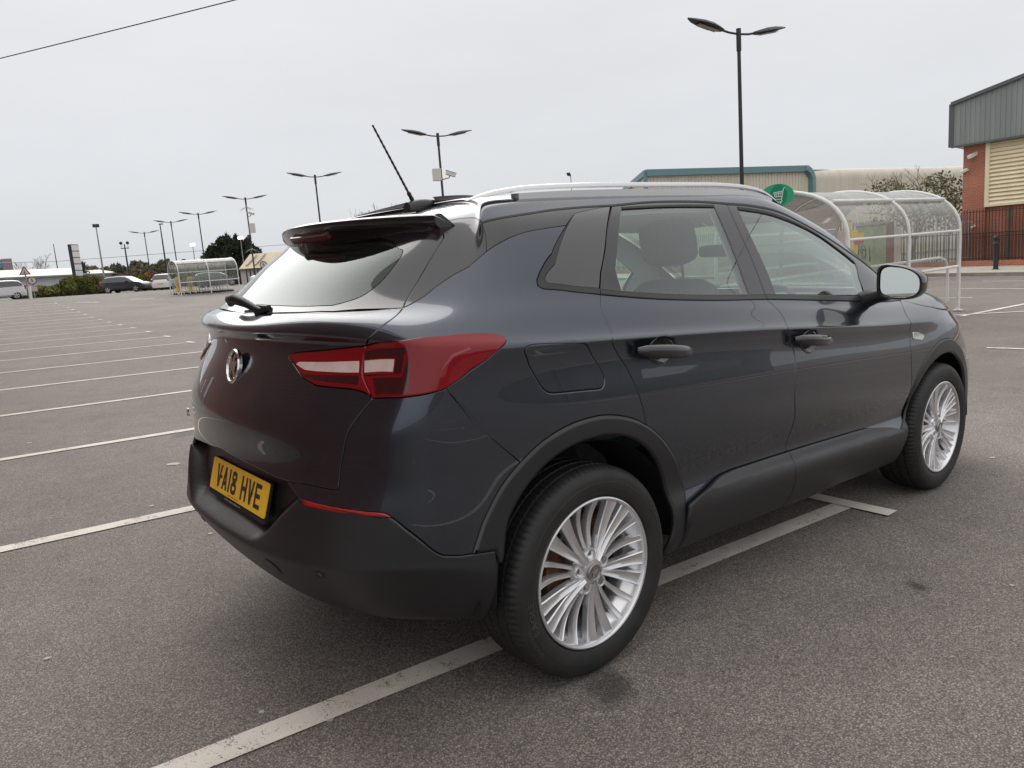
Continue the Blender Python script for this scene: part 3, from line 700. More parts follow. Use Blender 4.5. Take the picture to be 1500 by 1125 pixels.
blk=mat('plate_black',(.006,.006,.006),rough=.3)
STK={'V':[[(0,1),(.5,0)],[(.5,0),(1,1)]],'A':[[(0,0),(.5,1)],[(.5,1),(1,0)],[(.2,.3),(.8,.3)]],'1':[[(.5,0),(.5,1)]],
'H':[[(0,0),(0,1)],[(1,0),(1,1)],[(0,.5),(1,.5)]],'E':[[(0,0),(0,1)],[(0,1),(1,1)],[(0,.5),(.85,.5)],[(0,0),(1,0)]]}
def glyph(ch,x0,w,h,t,c):
    m=MB()
    hw=t/2
    if ch=='8':
        for cy,ry,rx in ((.27,.27,.5),(.76,.24,.44)):
            n=20; V=[]
            for j in range(n):
                a=2*math.pi*j/n
                for k in (1,0):
                    rX=(rx*w-hw+ (hw if k else -hw)); rY=(ry*h-hw*.3+(hw*.3 if k else -hw*1.7))
                    ca,sa=math.cos(a),math.sin(a); q=.72
                    V.append((x0+w/2+rX*math.copysign(abs(ca)**q,ca),-h/2+cy*h+rY*math.copysign(abs(sa)**q,sa),c))
            m.add(place(V,PX_,PZ_,PT_),[(2*j,2*((j+1)%n),2*((j+1)%n)+1,2*j+1) for j in range(n)])
        return m
    for (a,b) in STK[ch]:
        ax,ay=x0+hw+a[0]*(w-t),-h/2+(hw if a[1]==0 else (-hw if a[1]==1 else 0))+a[1]*h
        bx,by=x0+hw+b[0]*(w-t),-h/2+(hw if b[1]==0 else (-hw if b[1]==1 else 0))+b[1]*h
        d=Vector((bx-ax,by-ay)).normalized(); n_=Vector((-d.y,d.x))*hw
        e=d*hw
        if ch in 'VA' and abs(a[0]-b[0])<.55:   # slanted strokes end flat
            k=hw/abs(d.y); V=[(ax-k,ay-math.copysign(hw,d.y)),(ax+k,ay-math.copysign(hw,d.y)),(bx+k,by+math.copysign(hw,d.y)),(bx-k,by+math.copysign(hw,d.y))]
        else: V=[(ax-e.x+n_.x,ay-e.y+n_.y),(ax-e.x-n_.x,ay-e.y-n_.y),(bx+e.x-n_.x,by+e.y-n_.y),(bx+e.x+n_.x,by+e.y+n_.y)]
        m.add(place([(p[0],p[1],c) for p in V],PX_,PZ_,PT_),[(0,1,2,3)]); c+=.0001
    return m
xx=-.205
for ch in 'VA18 HVE':
    if ch==' ': xx+=.033;continue
    w=.050 if ch!='1' else .014
    g=glyph(ch,xx,w,.079,.014,.0034); g.build('registration_letter',blk,npl,fix=False); xx+=w+.011
m=MB()
for k in range(16):
    if k%5!=4: m.add(place([(-.07+.0065*k+a,-.0495+b,.0036) for a,b in ((0,0),(.0045,0),(.0045,.003),(0,.003))],PX_,PZ_,PT_),[(0,1,2,3)])
m.build('small_print',blk,npl,fix=False)
m=MB()
for k in range(20):
    if k%6!=5: m.add(place([(-.10+.0075*k+a,-.0685+b,.0012) for a,b in ((0,0),(.005,0),(.005,.0045),(0,.0045))],PX_,PZ_,PT_),[(0,1,2,3)])
m.build('surround_print',mat('faded_white_print',(.35,.34,.34)),npl,fix=False)
for bx in (-.155,.135):
    m=MB()
    m.add(place([(bx+.006*math.cos(2*math.pi*j/12),.0+.006*math.sin(2*math.pi*j/12),.0045) for j in range(12)]+[(bx+.006*math.cos(2*math.pi*j/12),.006*math.sin(2*math.pi*j/12),.003) for j in range(12)],PX_,PZ_,PT_),[tuple(range(12))]+[(j,(j+1)%12,12+(j+1)%12,12+j) for j in range(12)])
    m.build('plate_screw',blk,npl)
# badge: chrome ring round a stylised winged beast
bx_,bz_,bt_=-.800,1.066,.22
def bp3(a,b,c): 
    return (bx_+b*math.sin(bt_)-c*math.cos(bt_),CY-.035-a,bz_+b*math.cos(bt_)+c*math.sin(bt_))
m=MB(); V=[];F=[];n=48;prof=[(.0575,-.006),(.0575,.004),(.054,.008),(.049,.008),(.046,.004),(.046,-.004)]
for j in range(n):
    a=2*math.pi*j/n
    for r_,c_ in prof: V.append(bp3(r_*math.cos(a),r_*math.sin(a),c_))
for j in range(n):
    for i in range(5): F.append((j*6+i,j*6+i+1,((j+1)%n)*6+i+1,((j+1)%n)*6+i))
m.add(V,F,0,True); bd=m.build('badge',chrome,car)
m=MB(); m.add([bp3(.047*math.cos(2*math.pi*j/32),.047*math.sin(2*math.pi*j/32),-.001) for j in range(32)],[tuple(range(32))]); m.build('badge_ground',black,bd)
beast=[(-.030,-.034),(-.014,-.030),(-.004,-.012),(.006,-.024),(.020,-.038),(.030,-.028),(.020,-.012),(.026,.004),(.034,.016),(.024,.022),(.016,.012),(.012,.022),(.020,.034),(.006,.040),(-.002,.030),(-.004,.014),(-.014,.026),(-.028,.034),(-.024,.018),(-.034,.012),(-.026,-.002),(-.018,-.010),(-.032,-.020)]
m=MB(); n=len(beast); m.add([bp3(x,y,.005) for x,y in beast]+[bp3(x,y,-.001) for x,y in beast],[tuple(range(n))]+[(i,(i+1)%n,n+(i+1)%n,n+i) for i in range(n)]); m.build('badge_emblem',chrome,bd)
# chrome model letters at the left of the tailgate
m=MB()
for zz,a0 in ((0,.7),(0,-.7)):
    m.bar((-.806,.50+.016*math.sin(a0),.845-.014),(-.806,.50-.016*math.sin(a0),.845+.014),.006,.006)
m.build('chrome_letter',chrome,car)
# wiper
m=MB(); m.tube([(-.72,.120,1.262),(-.728,.10,1.278),(-.726,.05,1.280),(-.720,-.02,1.266),(-.712,-.09,1.246),(-.70,-.13,1.234)],[.012,.019,.020,.015,.012,.010],10); wp=m.build('wiper',mat('wiper_black',(.010,.010,.011),rough=.45,spec=.35),car)
m=MB(); m.bar((-.715,-.10,1.232),(-.690,-.145,1.250),.028,.018); m.tube([(-.690,-.12,1.252),(-.695,.10,1.256)],.005,6); m.build('wiper_blade',black,wp,bevel=.003)
# parking sensors, towing cover, heater lines
_u2,_v2=np.meshgrid(np.linspace(0,3.2,200),np.linspace(.5,6,160)); _s2=S(_u2,_v2)+Nrm(_u2,_v2)*.0068; _n2=Nrm(_u2,_v2)
def onrear(y,z):
    d=(np.abs(_s2[...,1])-abs(y))**2+(_s2[...,2]-z)**2; k=np.unravel_index(d.argmin(),d.shape); p=_s2[k].copy(); n=_n2[k].copy()
    if y>0: p[1]*=-1; n[1]*=-1
    return Vector(p),Vector(n)
def puck(name,y,z,prof,m_,par,n=24):
    p,nn=onrear(y,z); q=nn.to_track_quat('Z','Y').to_matrix(); m=MB(); m.lathe(prof,n,2); m.v=[tuple(p+q@Vector(v)) for v in m.v]; return m.build(name,m_,par)
for y,z in ((.60,.500),(-.60,.500),(.24,.485)): 
    puck('parking_sensor',y,z,[(.0,.0015),(.0085,.0015),(.010,.0005),(.010,-.003)],gloss,RB); puck('sensor_ring',y,z,[(.0102,.0004),(.0102,.0018),(.0135,.0022),(.0145,.0004)],clad,RB)
puck('towing_cover',-.36,.470,[(.0,.0012),(.030,.0012),(.032,.0004)],clad,RB,36); puck('cover_groove',-.36,.470,[(.0325,.0008),(.0345,.0008)],black,RB,36)
m=MB()
for k in range(11):
    v=12.75+k*.2; um=np.interp(v,[12.6,13.1,13.9,14.3,15],[1.25,1.5,1.68,1.65,1.6]); U_l=np.linspace(0,um,14); P_=S(U_l,np.full(14,v))+Nrm(U_l,np.full(14,v))*(-.002)
    L_=[tuple(q) for q in P_]; m.tube([(a,-b,c_) for a,b,c_ in L_[::-1]]+L_[1:],.0006,4)
m.build('heater_line',mat('heater_wire',(.10,.06,.03),rough=.5),RW)
# mirrors
for s in (1,-1):
    V=[];F=[]; n=28; k=9
    outl=[]
    for j in range(n):
        a=2*math.pi*j/n; ca,sa=math.cos(a),math.sin(a)
        w=.100*math.copysign(abs(ca)**(.40 if ca<0 else .75),ca); h=.079*math.copysign(abs(sa)**(.50 if ca<0 else .72),sa)
        h*=1.0-.22*max(0,(w+.03)/.13)*(1 if sa>0 else .7)
        h-=.010*(w/.1)
        outl.append((w,h))
    m=MB(); cy,cz,cx=-.995,1.18,1.915
    prof=[(.0,1.0),(.014,1.035),(.05,1.02),(.085,.93),(.11,.75),(.125,.48),(.13,.02)]
    for d,f in prof:
        for w,h in outl: V.append((cx+d+ .09*(w+.1)*0.25,s*(cy-w*f),cz+h*f-.008*f))
    for i in range(len(prof)-1):
        for j in range(n): F.append((i*n+j,i*n+(j+1)%n,(i+1)*n+(j+1)%n,(i+1)*n+j))
    m.add(V,F,0,True)
    b=len(m.v); V=[]
    for f,d in ((1.0,0),(.90,0),(.87,.055)):
        for w,h in outl: V.append((cx+d+.0225*(w+.1),s*(cy-w*f),cz+h*f-.008*f))
    m.add(V,[(i*n+j,i*n+(j+1)%n,(i+1)*n+(j+1)%n,(i+1)*n+j) for i in range(2) for j in range(n)],0,False)
    mo=m.build('wing_mirror',gloss,car)
    m=MB(); m.add([(cx+.038+.0225*(w+.1)+.30*w+.02*h,s*(cy-w*.855),cz+h*.855-.008) for w,h in outl],[tuple(range(n))]); m.build('mirror_glass',mirglass,mo)
    m=MB(); m.tube([(1.98,s*-.80,1.085),(1.98,s*-.86,1.105),(1.98,s*-.94,1.125)],[.045,.035,.032],10); m.build('mirror_arm',satin,mo)
# indicator repeater on the wing
sub2=LAMPUV['ind']
g=panel_geo([sub2[i:i+2] for i in range(len(sub2)-1)]+[[sub2[-1],sub2[0]]],off=.004,rings=[(0,-.006),(.0,-.001),(.003,.003)],step=.01)
pmesh('side_indicator',[g],mat('chrome_indicator',(.6,.56,.56),rough=.15,metal=.8,coat=1),car)
g=panel_geo([[(7.35,9.15),(7.9,9.1),(8.35,8.9)],[(8.35,8.9),(8.35,7.6)],[(8.35,7.6),(7.8,8.0),(7.35,9.15)]],off=.004,rings=[(0,-.006),(.0,-.001),(.003,.003)],step=.02)
pmesh('headlamp',[g],clear,car); pmesh('headlamp',[mir(g)],clear,car)
# wheels
def wheel(cx,s,rot):
    yo=.905
    V=MB(); Z=.35
    prof=[(.2475,-.004),(.2505,.002),(.2495,.0075),(.245,.0095),(.2405,.0075),(.2375,.002),(.2345,-.012),(.226,-.030),(.214,-.045),(.203,-.07),(.198,-.12),(.205,-.19),(.232,-.205),(.240,-.21)]
    V.lathe(prof,96,1)
    # hub face
    V.lathe([(.0,-.010),(.036,-.010),(.050,-.014),(.064,-.024),(.074,-.034),(.074,-.07)],60,1)
    ns=12
    for k in range(20):
        sec=k%4; wide=sec in (1,2)
        a0=2*math.pi*k/20+rot
        base=2*math.pi*((k//4)*4)/20
        VV=[];FF=[]
        r0=.040 if wide else .082; r1=.2385
        for i in range(ns+1):
            t=i/ns; r=r0+(r1-r0)*t
            if wide:
                hw=.0085+.0125*t**.8+.0045*t**6; a=a0+(-1 if sec==1 else 1)*(-.055*(1-t)**2.0)
                top=-.006-.011*math.sin(math.pi*min(t*1.05,1))**.9*(1-.25*t)+.006*t
            else:
                hw=.0068+.0040*t; a=a0+(-1 if sec==3 else 1)*(.10*(1-t)**1.8)*-1*0+(.018*(1-t)*(1 if sec==3 else -1))
                top=-.024-.012*math.sin(math.pi*t)+.022*t*t
            cen=.0035 if wide else .0012
            for w_,h_ in ((-1,-.026),(-1,-.003),(-.86,0),(-.70,-.0022),(0,-.0022-cen),(.70,-.0022),(.86,0),(1,-.003),(1,-.026)):
                u_=w_*hw
                x=r*math.cos(a)-u_*math.sin(a); z=r*math.sin(a)+u_*math.cos(a); VV.append((x,top+h_,z))
        q=9
        for i in range(ns):
            for j in range(q-1): FF.append((i*q+j,i*q+j+1,(i+1)*q+j+1,(i+1)*q+j))
        V.add(VV,FF,0,True)
    # webs filling the gap at the lug pads
    for k in range(5):
        a=2*math.pi*(k*4+3.5)/20+rot
        c=(.058*math.cos(a),0,.058*math.sin(a))
        V.lathe([(.0,-.030),(.0125,-.030),(.0135,-.012),(.019,-.010),(.024,-.020),(.026,-.04)],20,1,c)
    Q=[]
    def fin(mb): mb.v=[(cx+x,-s*(yo+y),Z+z) for x,y,z in mb.v]; return mb
    w=fin(V).build('wheel',alloy,car,sharp=32)
    # lug nuts, hub cap
    for k in range(5):
        m=MB(); a=2*math.pi*(k*4+3.5)/20+rot; m.lathe([(.0,-.017),(.007,-.017),(.009,-.020),(.009,-.03)],6,1,(.058*math.cos(a),0,.058*math.sin(a))); fin(m).build('wheel_bolt',steel,w)
    m=MB(); m.lathe([(.0,-.001),(.022,-.001),(.0235,.001),(.0255,.0015),(.0275,.0),(.0285,-.004),(.0285,-.012)],36,1); fin(m).build('hub_cap',mat('hub_cap_grey',(.30,.30,.31),rough=.25,metal=.7),w)
    m=MB(); n=len(beast); sc_=.45; m.add([(-x*sc_,.0012,y*sc_) for x,y in beast],[tuple(range(n))]); fin(m).build('hub_emblem',chrome,w)
    m=MB(); m.lathe([(.06,-.075),(.14,-.075),(.14,-.09),(.06,-.09)],48,1); fin(m).build('brake_disc',steel,w)
    m=MB(); m.lathe([(.0,-.07),(.085,-.07),(.085,-.1)],32,1); m.box((.02,-.09,.125),(.16,.05,.07),Matrix.Rotation(R(0),3,'Y')); m.box((-.12,-.085,.02),(.07,.05,.15)); fin(m).build('brake_caliper',rust,w)
    m=MB(); m.lathe([(.197,-.10),(.0,-.12)],32,1); fin(m).build('backing_plate',black,w)
    # tyre
    P=[(.244,-.010),(.252,.001),(.258,.009),(.270,.0145),(.287,.0175),(.300,.0175),(.301,.0165),(.312,.0155),(.322,.0125),(.331,.0075),(.3385,.001),(.3435,-.006),(.3465,-.013)]
    t0=len(P)
    P+=[(.3485,-.020),(.3495,-.028),(.3498,-.036),(.3435,-.0375),(.3435,-.0445),(.3500,-.046),(.3505,-.060),(.3508,-.076),(.3440,-.078),(.3440,-.086),(.3510,-.088),(.3510,-.102),(.3510,-.118),(.3440,-.120),(.3440,-.128),(.3508,-.130),(.3505,-.150),(.3500,-.162),(.3435,-.164),(.3435,-.170),(.3498,-.172),(.348,-.185),(.343,-.20),(.330,-.212),(.30,-.222),(.25,-.205)]
    def md(i,j,r):
        if i in (10,11,12,13,14,15) and j%3==0: return r-.0035
        if i in (18,19,20) and (j%3==1): return r-.003
        if i in (23,24,25) and (j%3==2): return r-.003
        if i in (28,29,30) and j%3==0: return r-.003
        return r
    m=MB(); m.lathe([(r,h) for r,h in P],288,1,mod=md); ty=fin(m).build('tyre',rubber,w,sharp=28)
    for word,ac,rad,size,flip in (('GOODYEAR',.30,.3135,.027,0),('EAGLE',-2.95,.290,.036,0),('GOODYEAR',3.6,.3135,.018,0)):
        m=MB(); Vt,Ft=text_geo(word,size,.0006)
        wdt=max(v[0] for v in Vt)
        VV=[]
        for x,y,z in Vt:
            r=rad+y*.85*(-1 if flip else 1); a=ac-(x*1.15)/rad*s
            # sidewall height at r
            h=np.interp(r,[.258,.270,.287,.300,.312,.322,.331,.3385],[.009,.0145,.0175,.0175,.0155,.0125,.0075,.001])
            VV.append((r*math.cos(a),float(h)+.0016+z*.5,r*math.sin(a)))
        m.add(VV,Ft); fin(m).build('tyre_lettering',letter,w)
for cx,rot in ((0,R(31)),(2.675,R(12))):
    for s in (1,-1): wheel(cx,s,rot if s>0 else -rot)
# cabin
def cushion(m,c,d,rot=None,p=3):
    n=12;k=8;V=[];F=[]
    for i in range(k+1):
        ph=-math.pi/2+math.pi*i/k
        for j in range(n):
            th=2*math.pi*j/n
            f=lambda v,e: math.copysign(abs(v)**e,v)
            e=.45
            q=Vector((f(math.cos(ph),e)*f(math.cos(th),e)*d[0]/2,f(math.cos(ph),e)*f(math.sin(th),e)*d[1]/2,f(math.sin(ph),e)*d[2]/2))
            if rot is not None: q=rot@q
            V.append(q+Vector(c))
    for i in range(k):
        for j in range(n): F.append((i*n+j,i*n+(j+1)%n,(i+1)*n+(j+1)%n,(i+1)*n+j))
    m.add(V,F,0,True)
RT=Matrix.Rotation(R(-14),3,'Y')
for y in (-.38,.38):
    m=MB(); cushion(m,(1.42,y,.62),(.52,.50,.18)); cushion(m,(1.13,y,.94),(.16,.50,.62),RT); st=m.build('front_seat',fabric,car)
    m=MB(); cushion(m,(1.045,y,1.405),(.11,.27,.20),RT); m.tube([(1.06,y-.06,1.33),(1.08,y-.06,1.20)],.006,6); m.tube([(1.06,y+.06,1.33),(1.08,y+.06,1.20)],.006,6); m.build('headrest',fabric,st)
m=MB(); cushion(m,(.42,0,.62),(.52,1.3,.18)); cushion(m,(.10,0,.90),(.16,1.3,.58),RT); st=m.build('rear_seat',fabric,car)
for y in (-.40,0,.40):
    m=MB(); cushion(m,(.02,y,1.21),(.09,.24,.10),RT); m.build('headrest',fabric,st)
m=MB(); cushion(m,(2.22,0,.94),(.55,1.36,.28)); cushion(m,(2.05,-.38,1.07),(.25,.34,.10)); m.box((1.5,0,.55),(1.3,.18,.35)); m.build('dashboard',dash,car)
m=MB(); pts=[(1.80+.5*.185*math.sin(a),-.38+.185*math.cos(a),1.0+.87*.185*math.sin(a)) for a in [2*math.pi*i/28 for i in range(28)]]
m.tube(pts,.014,8,closed=True); m.bar((1.80,-.56,1.0),(1.80,-.20,1.0),.03,.02); cushion(m,(1.82,-.38,1.0),(.05,.13,.11)); m.build('steering_wheel',dash,car)
m=MB(); m.box((-.25,0,.95),(.45,1.2,.02)); m.build('parcel_shelf',dash,car)
m=MB(); cushion(m,(1.92,0,1.36),(.03,.22,.07)); m.build('interior_mirror',dash,car)
# ---------------------------------------------------------------- ground
def asphalt():
    m=bpy.data.materials.new('asphalt'); m.use_nodes=True; nt=m.node_tree; b=nt.nodes['Principled BSDF']; b.inputs['Specular IOR Level'].default_value=.35
    tc=nt.nodes.new('ShaderNodeTexCoord')
    def noise(s,d=3,r=.6):
        n=nt.nodes.new('ShaderNodeTexNoise'); n.inputs['Scale'].default_value=s; n.inputs['Detail'].default_value=d; n.inputs['Roughness'].default_value=r; nt.links.new(tc.outputs['Object'],n.inputs['Vector']); return n
    v=nt.nodes.new('ShaderNodeTexVoronoi'); v.inputs['Scale'].default_value=175; nt.links.new(tc.outputs['Object'],v.inputs['Vector'])
    r=nt.nodes.new('ShaderNodeValToRGB'); sp=nt.nodes.new('ShaderNodeSeparateColor'); nt.links.new(v.outputs['Color'],sp.inputs[0]); nt.links.new(sp.outputs[0],r.inputs[0])
    e=r.color_ramp.elements; e[0].position=0; e[0].color=(.170,.150,.135,1); e[1].position=1; e[1].color=(.44,.395,.35,1)
    for p,c in ((.45,(.234,.207,.188)),(.80,(.296,.264,.239)),(.95,(.345,.303,.27))):
        x=e.new(p); x.color=(*c,1)
    # dark binder between the stones
    dk=nt.nodes.new('ShaderNodeMapRange'); dk.inputs[1].default_value=.25; dk.inputs[2].default_value=.62; dk.inputs[3].default_value=1.14; dk.inputs[4].default_value=.50; nt.links.new(v.outputs['Distance'],dk.inputs[0])
    m1=nt.nodes.new('ShaderNodeVectorMath'); m1.operation='SCALE'; nt.links.new(r.outputs[0],m1.inputs[0]); nt.links.new(dk.outputs[0],m1.inputs['Scale'])
    big=noise(.35,5,.6); br=nt.nodes.new('ShaderNodeMapRange'); br.inputs[1].default_value=.3;br.inputs[2].default_value=.7;br.inputs[3].default_value=.84;br.inputs[4].default_value=1.14; nt.links.new(big.outputs['Fac'],br.inputs[0])
    m2=nt.nodes.new('ShaderNodeVectorMath'); m2.operation='SCALE'; nt.links.new(m1.outputs[0],m2.inputs[0]); nt.links.new(br.outputs[0],m2.inputs['Scale'])
    md=noise(3.2,6,.7); mr=nt.nodes.new('ShaderNodeMapRange'); mr.inputs[1].default_value=.35;mr.inputs[2].default_value=.65;mr.inputs[3].default_value=.90;mr.inputs[4].default_value=1.09; nt.links.new(md.outputs['Fac'],mr.inputs[0])
    m3=nt.nodes.new('ShaderNodeVectorMath'); m3.operation='SCALE'; nt.links.new(m2.outputs[0],m3.inputs[0]); nt.links.new(mr.outputs[0],m3.inputs['Scale'])
    # oily spots
    sv=noise(1.3,4,.5); sr=nt.nodes.new('ShaderNodeMapRange'); sr.inputs[1].default_value=.70;sr.inputs[2].default_value=.78;sr.inputs[3].default_value=1;sr.inputs[4].default_value=.6; nt.links.new(sv.outputs['Fac'],sr.inputs[0])
    m4=nt.nodes.new('ShaderNodeVectorMath'); m4.operation='SCALE'; nt.links.new(m3.outputs[0],m4.inputs[0]); nt.links.new(sr.outputs[0],m4.inputs['Scale'])
    nt.links.new(m4.outputs[0],b.inputs['Base Color']); b.inputs['Roughness'].default_value=.78
    bp=nt.nodes.new('ShaderNodeBump'); bp.inputs['Strength'].default_value=.55; bp.inputs['Distance'].default_value=.005; bp.invert=True
    nt.links.new(v.outputs['Distance'],bp.inputs['Height']); nt.links.new(bp.outputs[0],b.inputs['Normal'])
    return m,nt,b,m4
asph,_,_,_=asphalt()
def linemat():
    m=asph.copy(); m.name='road_paint'; nt=m.node_tree; b=nt.nodes['Principled BSDF']; src=b.inputs['Base Color'].links[0].from_socket
    tc=[n for n in nt.nodes if n.type=='TEX_COORD'][0]; v=[n for n in nt.nodes if n.type=='TEX_VORONOI'][0]
    n=nt.nodes.new('ShaderNodeTexNoise'); n.inputs['Scale'].default_value=9; n.inputs['Detail'].default_value=9; n.inputs['Roughness'].default_value=.8; nt.links.new(tc.outputs['Object'],n.inputs['Vector'])
    ad=nt.nodes.new('ShaderNodeMath'); ad.operation='MULTIPLY_ADD'; ad.inputs[1].default_value=-.22; nt.links.new(v.outputs['Distance'],ad.inputs[0]); nt.links.new(n.outputs['Fac'],ad.inputs[2])
    r=nt.nodes.new('ShaderNodeMapRange'); r.inputs[1].default_value=.225; r.inputs[2].default_value=.30; r.inputs[3].default_value=0; r.inputs[4].default_value=1; nt.links.new(ad.outputs[0],r.inputs[0])
    n2=nt.nodes.new('ShaderNodeTexNoise'); n2.inputs['Scale'].default_value=2.3; n2.inputs['Detail'].default_value=8; nt.links.new(tc.outputs['Object'],n2.inputs['Vector'])
    cr_=nt.nodes.new('ShaderNodeValToRGB'); nt.links.new(n2.outputs['Fac'],cr_.inputs[0]); cr_.color_ramp.elements[0].position=.3; cr_.color_ramp.elements[0].color=(.60,.55,.49,1); cr_.color_ramp.elements[1].position=.7; cr_.color_ramp.elements[1].color=(.80,.75,.68,1)
    mx=nt.nodes.new('ShaderNodeMix'); mx.data_type='RGBA'; nt.links.new(r.outputs[0],mx.inputs['Factor']); nt.links.new(src,mx.inputs['A']); nt.links.new(cr_.outputs[0],mx.inputs['B']); nt.links.new(mx.outputs['Result'],b.inputs['Base Color'])
    return m
paintl=linemat()
def axis_(lo,hi,fine0,fine1,st):
    a=list(np.arange(fine0,fine1+st*.5,st)); x=fine0;s=st
    L=[]
    while x>lo: s*=1.5; x-=s; L.append(x)
    x=fine1;s=st;H=[]
    while x<hi: s*=1.5; x+=s; H.append(x)
    return np.array(L[::-1]+a+H)
gx=axis_(-700,900,-30,60,1.0); gy=axis_(-700,900,-40,110,1.0)
XX,YY=np.meshgrid(gx,gy); ZZ=gz(XX,YY); nx_,ny_=len(gx),len(gy)
m=MB(); m.v=[(float(a),float(b),float(c)) for a,b,c in zip(XX.ravel(),YY.ravel(),ZZ.ravel())]
m.f=[(j*nx_+i,j*nx_+i+1,(j+1)*nx_+i+1,(j+1)*nx_+i) for j in range(ny_-1) for i in range(nx_-1)]; m.m=[0]*len(m.f); m.sm=[True]*len(m.f)
g=m.build('ground',asph,None,fix=False,sharp=0); tag(g,kind='structure')
# bay markings: one sheet per painted stroke, all in the same paint
TH=-.0721;Y00=-.5256;SP=2.5363;XT=2.1039
def stroke(mb,a,b,wd,lift=.006):
    a=np.array(a,float);b=np.array(b,float);L=np.linalg.norm(b-a);n=max(1,int(L/.5));d=(b-a)/L;p=np.array([-d[1],d[0]])*wd/2
    rnd=random.Random(int(a[0]*77+a[1]*13)); V=[]
    for i in range(n+1):
        q=a+d*L*i/n
        for s in (1,-1):
            e=q+p*s*(1+rnd.uniform(-.05,.05)); V.append((e[0],e[1],float(gz(e[0],e[1]))+lift))
    mb.add(V,[(2*i,2*i+1,2*i+3,2*i+2) for i in range(n)])
mk=MB()
for k in range(-4,21):
    s_,c_=math.sin(TH),math.cos(TH); L0=-8.0
    x1=XT-s_*k*SP; y1=Y00+k*SP+XT*math.tan(TH)+0
    y0=Y00+k*SP
    xa=-2.85; ya=y0+xa*math.tan(TH)
    w_=.105; lf=.005 if k*SP<28 else .014
    stroke(mk,(xa,ya),(x1,y1),w_,lf)
    tw=.27; stroke(mk,(x1+.002,y1+.03-tw),(x1-.0,y1+tw-.0),.10,lf+.004)
mk.build('bay_markings',paintl,None,fix=False).update_tag(); tag(bpy.context.scene.objects['bay_markings'],kind='structure')
mk=MB()
for a,b,wd in (((13.0,2.95),(16.0,.6),.10),((12.9,2.72),(22,4.6-2.2),.10),((8.75,.91),(9.0,-.9),.09),((8.62,.2),(12.2,-.9),.09),((21.11,5.86),(20.3,1.0),.12),((24.9,6.5),(24.2,2.0),.10),((17.3,4.9),(17.6,4.2),.1)):
    stroke(mk,a,b,wd,.007)
mk.build('aisle_markings',paintl,None,fix=False); tag(bpy.context.scene.objects['aisle_markings'],kind='structure')
def arrow(x,y,a,name):
    mk=MB(); c,s=math.cos(a),math.sin(a)
    P=[(-1.1,-.09),(.3,-.09),(.3,-.35),(1.2,0),(.3,.35),(.3,.09),(-1.1,.09)]
    V=[(x+u*c-v*s,y+u*s+v*c) for u,v in P]; mk.add([(p[0],p[1],float(gz(*p))+.02) for p in V],[tuple(range(7))]); o=mk.build(name,paintl,None,fix=False); tag(o,kind='structure')
arrow(7.2,48.7,R(-65),'arrow_marking'); arrow(10.15,48.1,R(-65),'arrow_marking')
# a few flattened scraps on the asphalt
gum=mat('flattened_gum',(.42,.40,.37),rough=.8)
for i,(x,y,r_) in enumerate(((-1.38,.575,.012),(-.92,-.33,.011),(-.78,-.52,.012),(-1.1,-.42,.008),(-.2,3.3,.05),(.3,3.2,.04),(-.5,1.5,.015),(2.9,-2.0,.012),(4.2,-1.2,.015),(-.9,5.2,.03),(1.6,-1.6,.01),(6,1.4,.05),(7.4,1.6,.05),(-.6,2.3,.02),(-1.6,1.4,.01),(3.5,-.9,.02))):
    mm=MB(); rn=random.Random(i); n=9; P=[(x+r_*rn.uniform(.6,1.2)*math.cos(2*math.pi*j/n),y+r_*rn.uniform(.5,1.1)*math.sin(2*math.pi*j/n)) for j in range(n)]
    mm.add([(a,b,float(gz(a,b))+.0015) for a,b in P]+[(a,b,float(gz(a,b))+.004) for a,b in P],[tuple(range(n,2*n))]+[(j,(j+1)%n,n+(j+1)%n,n+j) for j in range(n)])
    o=mm.build('flattened_gum',gum,None); tag(o,'pale flattened scrap trodden into the dark asphalt','litter','pale scraps on the asphalt')
def stainmat():
    m=bpy.data.materials.new('oil_stain'); m.use_nodes=True; nt=m.node_tree; b=nt.nodes['Principled BSDF']; b.inputs['Base Color'].default_value=(.035,.031,.028,1); b.inputs['Roughness'].default_value=.55; out=nt.nodes['Material Output']
    tc=nt.nodes.new('ShaderNodeTexCoord'); n=nt.nodes.new('ShaderNodeTexNoise'); n.inputs['Scale'].default_value=1.6; n.inputs['Detail'].default_value=9; n.inputs['Roughness'].default_value=.75; nt.links.new(tc.outputs['Object'],n.inputs['Vector'])
    ln=nt.nodes.new('ShaderNodeVectorMath'); ln.operation='LENGTH'; nt.links.new(tc.outputs['Object'],ln.inputs[0])
    s1=nt.nodes.new('ShaderNodeMath'); s1.operation='MULTIPLY_ADD'; s1.inputs[1].default_value=-.62; nt.links.new(ln.outputs['Value'],s1.inputs[0]); nt.links.new(n.outputs['Fac'],s1.inputs[2])
    r=nt.nodes.new('ShaderNodeMapRange'); r.inputs[1].default_value=.02; r.inputs[2].default_value=.30; r.inputs[3].default_value=0; r.inputs[4].default_value=.42; nt.links.new(s1.outputs[0],r.inputs[0])
    t=nt.nodes.new('ShaderNodeBsdfTransparent'); mx=nt.nodes.new('ShaderNodeMixShader'); nt.links.new(r.outputs[0],mx.inputs[0]); nt.links.new(t.outputs[0],mx.inputs[1]); nt.links.new(b.outputs[0],mx.inputs[2]); nt.links.new(mx.outputs[0],out.inputs['Surface']); return m
stm=stainmat()
